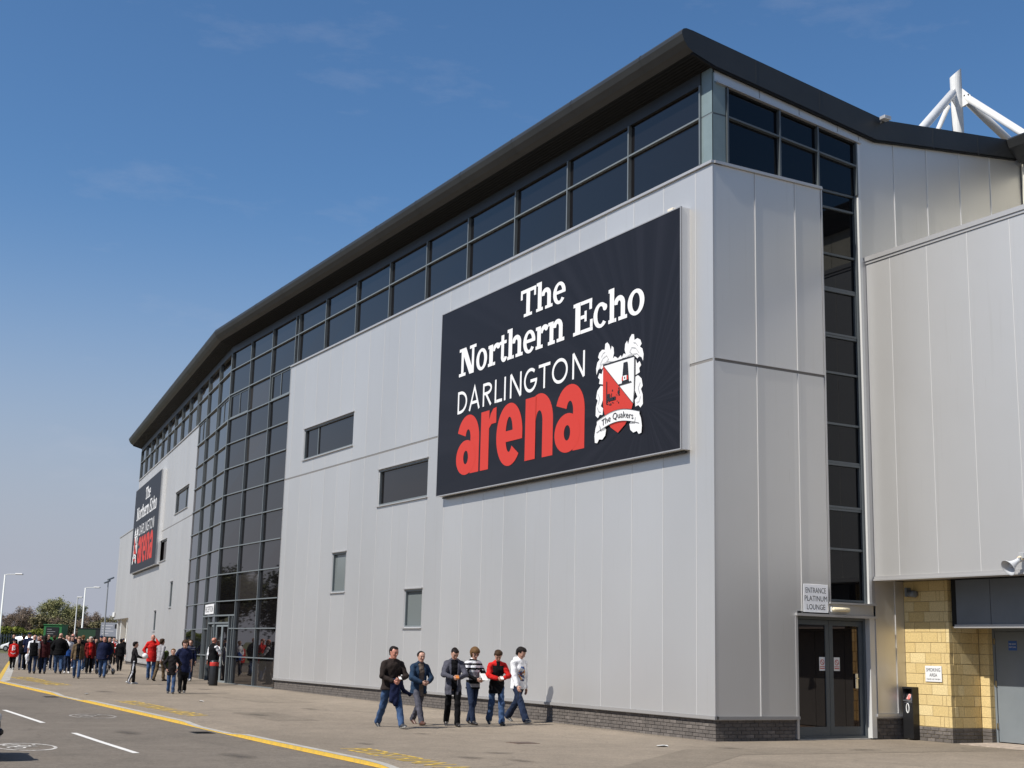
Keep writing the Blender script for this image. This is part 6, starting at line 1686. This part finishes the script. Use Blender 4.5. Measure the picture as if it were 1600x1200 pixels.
    for s in (1, -1):
        for yy in (-L / 2 + .78, L / 2 - .76):
            b = MB(); b.lathe([(.36, -.02), (.36, .008)], 24, org=(s * .845, yy, .33), ax='x'); b.lathe([(0, .0085), (.36, .008)], 24, org=(s * .858, yy, .33), ax='x'); b.build('wheel_arch', M_black, root)
            b = MB(); b.lathe([(.18, -.09), (.27, -.10), (.30, -.07), (.305, 0), (.30, .07), (.27, .10), (.19, .09)], 24, org=(s * .80, yy, .30), ax='x'); w = b.build('wheel', M_tyre, root, smooth=True)
            b = MB(); b.lathe([(0, s * .085), (.10, s * .095), (.185, s * .085), (.19, s * .05)], 20, org=(s * .80, yy, .30), ax='x'); b.build('rim', M_rim, w)
    return root
paint = lambda n, c: mat('paint_' + n, c, .22, .15, spec=.6)
vehicle('delivery_van', 29.0, 172.0, head_to(-.8, .6), paint('white', (.78, .78, .78)), 'small white van parked by the hedge at the far left', 'van', True)
vehicle('delivery_van', 37.5, 158.0, head_to(-.8, .6), paint('white', (.78, .78, .78)), 'white van almost hidden behind the crowd near the far end of the building', 'van', True)
vehicle('parked_car', 1.40, 22.05, head_to(1, -.06), paint('slate_blue', (.06, .07, .10)), 'slate blue car whose nose just enters at the left edge', 'car')
vehicle('parked_car', 6.2, 71.5, head_to(0, -1), paint('red', (.35, .015, .012)), 'red car on the road, seen reflected low in the entrance glazing', 'car')
vehicle('parked_car', 4.2, 82.0, head_to(0, 1), paint('blue', (.02, .04, .12)), 'dark blue car further up the road, seen reflected in the entrance glazing', 'car')

# ------------------------------------------------------------------ street furniture far left
M_galv = mat('galvanised', (.42, .43, .43), .4, .5)
M_lamp_white = mat('lamp_column_white', (.70, .71, .68), .5)
def lamp_post(x, y, h_, arm, label, m=M_lamp_white, ang=None, hd=True):
    d = Vector((math.cos(YAW), -math.sin(YAW), 0)) if ang is None else Vector((math.cos(ang), math.sin(ang), 0))
    r = empty('lamp_post', (x, y, gz(y)), label=label, cat='lamp post', group='lamp posts')
    b = MB(); b.tube([(0, 0, 0), (0, 0, 1.3), (0, 0, 1.32), (0, 0, h_)], [.14, .14, .10, .075], 12); b.build('column', m, r, smooth=True)
    b = MB(); b.tube([(0, 0, h_ - .05), tuple(d * .2 + Vector((0, 0, h_ + .02))), tuple(d * arm + Vector((0, 0, h_ + .06)))], .04, 8); b.build('bracket_arm', m, r)
    e = d * arm + Vector((0, 0, h_ + .05))
    b = MB(lambda p: tuple(e + d * p[0] + Vector((-d.y, d.x, 0)) * p[1] + Vector((0, 0, p[2])))); b.cbox((-.15, -.17, -.05), (.60, .17, .11), .05); b.build('lantern', mat('lantern_white', (.78, .77, .74), .4), r)
lamp_post(21.4, 139.2, 7.6, 1.15, 'tall pale lamp post standing at the extreme left edge')
lamp_post(34.5, 164.6, 7.6, 1.15, 'pale lamp post rising behind the green kiosk')
lamp_post(40.6, 198.3, 7.4, .1, 'distant thin lamp post just left of the one behind the kiosk', M_galv)
r = empty('floodlight_mast', (30.3, 134.4, gz(134)), label='slim mast carrying two dark floodlights near the building end', cat='floodlight')
b = MB(); b.tube([(0, 0, 0), (0, 0, 7.2)], [.09, .055], 10); b.build('pole', M_galv, r)
for dz_, dx_ in ((0, -.1), (.32, .22)):
    b = MB(lambda p: tuple(Vector((dx_, 0, 7.15 + dz_)) + Matrix.Rotation(-.45, 3, 'Y') @ Vector(p))); b.cbox((-.30, -.25, -.08), (.30, .25, .08), .03); b.build('floodlight_head', M_grey_panel, r)
# green kiosk
r = empty('green_kiosk', (30.0, 158.4, gz(150)), label='bright green kiosk box with dark hatch beyond the crowd', cat='kiosk')
M_kiosk = mat('kiosk_green', (.02, .17, .045), .6, var=.12, vscale=1.5); M_kiosk2 = mat('kiosk_dark_green', (.012, .05, .02), .7)
ku = Vector((math.cos(.47), -math.sin(.47), 0)); kv = Vector((ku.y, -ku.x, 0))
kx = lambda p: tuple(ku * p[0] + kv * p[1] + Vector((0, 0, p[2])))
b = MB(kx); b.box((-1.0, -2.4, 0), (1.0, -.02, 3.05)); b.build('box', M_kiosk, r)
b = MB(kx); b.box((-.75, -.021, 1.8), (.68, .02, 2.85)); b.build('hatch', M_black, r)
b = MB(kx)
for k in range(3): b.box((-.6, .021, 2.55 - .24 * k), (-.6 + (.5, .9, .7)[k], .024, 2.62 - .24 * k))
b.build('hatch_menu', mat('menu_grey', (.25, .25, .25), .6), r)
b = MB(kx); b.cbox((-1.08, -2.45, 3.051), (1.08, .06, 3.14), .03); b.build('roof', M_kiosk, r)
r = empty('dark_container', (34.6, 157.2, gz(150)), label='dark green container with black doors right of the kiosk', cat='container')
b = MB(kx); b.box((-2.1, -2.4, 0), (1.2, .0, 2.75)); b.build('box', M_kiosk2, r)
b = MB(kx); b.box((-.1, .001, .1), (1.1, .04, 2.7)); b.build('door', M_black, r)
b = MB(kx); b.cbox((-2.15, -2.45, 2.751), (1.25, .05, 2.84), .02); b.build('roof', M_black, r)
# grey direction board
r = empty('direction_board', (33.2, 144.8, gz(144)), label='grey lettered board on posts beside the floodlight mast', cat='sign')
b = MB(kx); b.cbox((-.95, -.04, 1.9), (.95, .0, 3.35), .02); b.build('board', mat('board_grey', (.30, .32, .36), .6), r)
b = MB(kx)
for k in range(4): b.box((-.8, .001, 3.0 - .28 * k), (-.8 + (1.1, .9, 1.2, .7)[k], .004, 3.08 - .28 * k))
b.build('print_lines', mat('board_lines', (.62, .62, .64), .6), r)
b = MB(kx); b.box((.5, .001, 2.75), (.75, .005, 3.2)); b.build('badge', M_black, r)
for s in (-.7, .7):
    b = MB(kx); b.box((s - .05, -.1, 0), (s + .05, -.041, 3.3)); b.build('post', M_galv, r)
# palisade fence
r = empty('palisade_fence', (28, 178, gz(150)), label='dark steel palisade fence in front of the green hedge', cat='fence')
b = MB()
for i in range(150):
    x = -22 + i * .3
    b.box((x, -.02, .1), (x + .09, .02, 2.0))
b.build('pales', M_grey_panel, r, kind='stuff')
for zz in (.4, 1.7):
    b = MB(); b.box((-22, .021, zz), (23, .06, zz + .08)); b.build('rail', M_grey_panel, r)
for i in range(16):
    b = MB(); b.box((-22 + i * 3, .061, 0), (-21.9 + i * 3, .14, 2.1)); b.build('post', M_galv, r)

# ------------------------------------------------------------------ vegetation
def leaf_cloud(P, N, size, rng_, flat=.6):
    """small folded leaf quads at points P"""
    n = len(P)
    a = rng_.normal(size=(n, 3)); a /= np.linalg.norm(a, axis=1)[:, None]
    b_ = np.cross(a, rng_.normal(size=(n, 3))); b_ /= np.linalg.norm(b_, axis=1)[:, None]
    s = size * rng_.uniform(.55, 1.25, (n, 1))
    V = np.stack([P - a * s, P + b_ * s * flat, P + a * s, P - b_ * s * flat], 1).reshape(-1, 3)
    F = np.arange(n * 4).reshape(-1, 4)
    return V, F
def leaf_mat(name, c1, c2):
    m = mat(name, c1, .75, col2=c2, vscale=1.1, spec=.2)
    return m
M_bark = mat('bark', (.09, .065, .048), .9, var=.3, vscale=8, bump=.5, bscale=20)
LM = {'spring': leaf_mat('leaf_spring', (.24, .25, .10), (.32, .30, .15)), 'brown': leaf_mat('twig_brown', (.21, .155, .115), (.27, .205, .15)), 'olive': leaf_mat('leaf_olive', (.18, .17, .085), (.23, .19, .10)), 'dark': leaf_mat('leaf_dark', (.03, .042, .02), (.06, .065, .03)), 'hedge_dark': leaf_mat('leaf_green', (.06, .075, .025), (.10, .10, .04)), 'olive_dark': leaf_mat('leaf_brownish', (.075, .065, .035), (.11, .085, .05)), 'hedge': leaf_mat('leaf_hedge', (.16, .20, .03), (.24, .25, .05))}
def tree(x, y, h_, rx, leaf, label, seed, n=5000, size=.12, bare=.0, trunk=.22, z0=None, name='tree', group='trees'):
    r_ = np.random.RandomState(seed); rr = random.Random(seed)
    root = empty(name, (x, y, gz(y) if z0 is None else z0), rr.uniform(0, 6), label=label, cat='tree', group=group)
    b = MB(); tips = []
    th = h_ * rr.uniform(.18, .28)
    b.tube([(0, 0, -.2), (.05, .02, th * .5), (rr.uniform(-.15, .15), rr.uniform(-.15, .15), th), (rr.uniform(-.3, .3), rr.uniform(-.3, .3), h_ * .72)], [trunk, trunk * .85, trunk * .7, trunk * .12], 8)
    nb = 34
    for i in range(nb):
        t = rr.uniform(.12, .7); z = th + (h_ * .72 - th) * max(0, t - .15); an = i * 2.399 + rr.uniform(-.4, .4)
        e = math.sqrt(rr.uniform(.15, 1)); phi = rr.uniform(-.15, 1.0)
        tip = Vector((math.cos(an) * rx * e * math.cos(phi * .9), math.sin(an) * rx * e * math.cos(phi * .9), h_ * .52 + h_ * .46 * math.sin(phi * 1.45) * rr.uniform(.75, 1)))
        mid = Vector((tip.x * .45, tip.y * .45, z + (tip.z - z) * .65))
        b.tube([(0, 0, z * .9), tuple(mid), tuple(tip)], [trunk * .38, trunk * .18, trunk * .04], 5, caps=False)
        tips.append((mid, tip))
        for k in range(3):
            q = mid.lerp(tip, rr.uniform(.2, .9)); e2 = q + Vector((rr.gauss(0, 1), rr.gauss(0, 1), rr.uniform(.1, 1.0))) * rx * .22
            b.tube([tuple(q), tuple(e2)], [trunk * .10, trunk * .03], 4, caps=False); tips.append((q, e2))
    b.build('trunk', M_bark, root, smooth=True)
    T0 = np.array([t[0] for t in tips]); T1 = np.array([t[1] for t in tips])
    k = r_.randint(0, len(tips), n); u = r_.uniform(.25, 1.08, (n, 1)) ** .8
    clump = r_.normal(size=(len(tips), 1)) * .25 + 1
    P = T0[k] * (1 - u) + T1[k] * u + r_.normal(size=(n, 3)) * rx * .085 * clump[k]
    V, F = leaf_cloud(P, None, size, r_, .18 if bare else .6)
    me = bpy.data.meshes.new('crown'); me.from_pydata(V.tolist(), [], F.tolist()); me.materials.append(LM[leaf]); obj('crown', me, root)
# in view, behind the hedge
tree(41.0, 216, 7.9, 2.9, 'spring', 'large rounded tree in pale spring leaf behind the kiosk', 3, 15000, .10)
tree(43.8, 214.5, 6.7, 2.3, 'spring', 'pale green tree touching the right of the large rounded tree', 4, 9000, .10)
tree(37.3, 219, 6.9, 1.9, 'brown', 'bare twiggy tree left of the large rounded tree', 5, 2600, .20, bare=1, trunk=.15)
tree(46.0, 212.5, 5.8, 2.0, 'brown', 'bare brown tree right of the lamp post behind the kiosk', 6, 5000, .16, bare=1, trunk=.15)
tree(48.6, 211, 5.3, 2.0, 'olive', 'low olive scrub tree close to the far end of the building', 7, 5000, .11, trunk=.15)
xs_ = [(31.9, 218, 6.6, 'dark', 'dark evergreen bush at the extreme left edge'), (33.6, 214, 5.2, 'brown', 'brown thorny bush next to the dark evergreen'), (35.2, 213, 5.4, 'brown', 'second brown bush from the dark evergreen'), (36.9, 213, 5.2, 'brown', 'brown bush under the bare twiggy tree'), (38.4, 211, 5.0, 'olive', 'olive bush right of the bare twiggy tree'), (40.0, 210, 4.6, 'brown', 'brown bush below the left of the large rounded tree'), (42.0, 209, 4.4, 'olive', 'olive bush directly below the large rounded tree'), (43.8, 208, 4.6, 'brown', 'brown bush below the pale green tree'), (45.4, 207, 4.4, 'olive', 'olive bush below the bare brown tree'), (47.0, 206, 4.5, 'brown', 'brown bush beside the low olive scrub tree'), (48.8, 205, 4.8, 'olive', 'olive bush just left of the building end'), (50.8, 205, 4.6, 'brown', 'brown bush partly hidden by the building end')]
for i, (x, y, h_, lf, lab) in enumerate(xs_):
    tree(x, y, h_, 1.9, lf, lab, 20 + i, 5200, .15, bare=1 if lf == 'brown' else 0, trunk=.08, name='bush', group='bushes behind the hedge')
# clipped hedge behind the fence
r = empty('hedge', (28, 181, gz(150)), label='bright yellow green hedge behind the palisade fence', cat='hedge')
r_ = np.random.RandomState(2)
n = 16000
P = np.stack([r_.uniform(-24, 7.5, n), r_.uniform(-.9, .9, n), np.zeros(n)], 1)
P[:, 2] = r_.uniform(0, 1, n) ** .6 * (2.75 + .22 * np.sin(P[:, 0] * 1.3) + .15 * np.sin(P[:, 0] * 3.1 + 1))
V, F = leaf_cloud(P, None, .16, r_, .6)
me = bpy.data.meshes.new('foliage'); me.from_pydata(V.tolist(), [], F.tolist()); me.materials.append(LM['hedge']); obj('foliage', me, r)
b = MB(); b.box((-24, -.5, 0), (7.5, .5, 2.2)); b.build('stems', LM['dark'], r)
# grass bank right of the kiosk
b = MB(); b.add([(30, 176, .2), (75, 168, .2), (75, 182, 1.6), (30, 186, 1.6), (75, 260, 1.8), (30, 260, 1.8)], [(0, 1, 2, 3), (3, 2, 4, 5)]); b.build('grass_bank', M_grass, kind='structure')
# row across the road, mirrored in the glazing
for i, (x, y, h_) in enumerate([(-14, 98, 7.0), (-16, 112, 8.6), (-13, 126, 9.5), (-17, 140, 8.5), (-14, 154, 10.5), (-18, 170, 9.5), (-15, 188, 10), (-19, 208, 9)]):
    tree(x, y, h_, 4.8, ['hedge_dark', 'olive_dark', 'dark', 'olive_dark'][i % 4], ['olive', 'mid green', 'dark', 'young olive'][i % 4] + ' roadside tree across the road, ' + ['first', 'second', 'third', 'fourth', 'fifth', 'sixth', 'seventh', 'eighth'][i] + ' of the row mirrored in the glazing', 60 + i, 7000, .20)
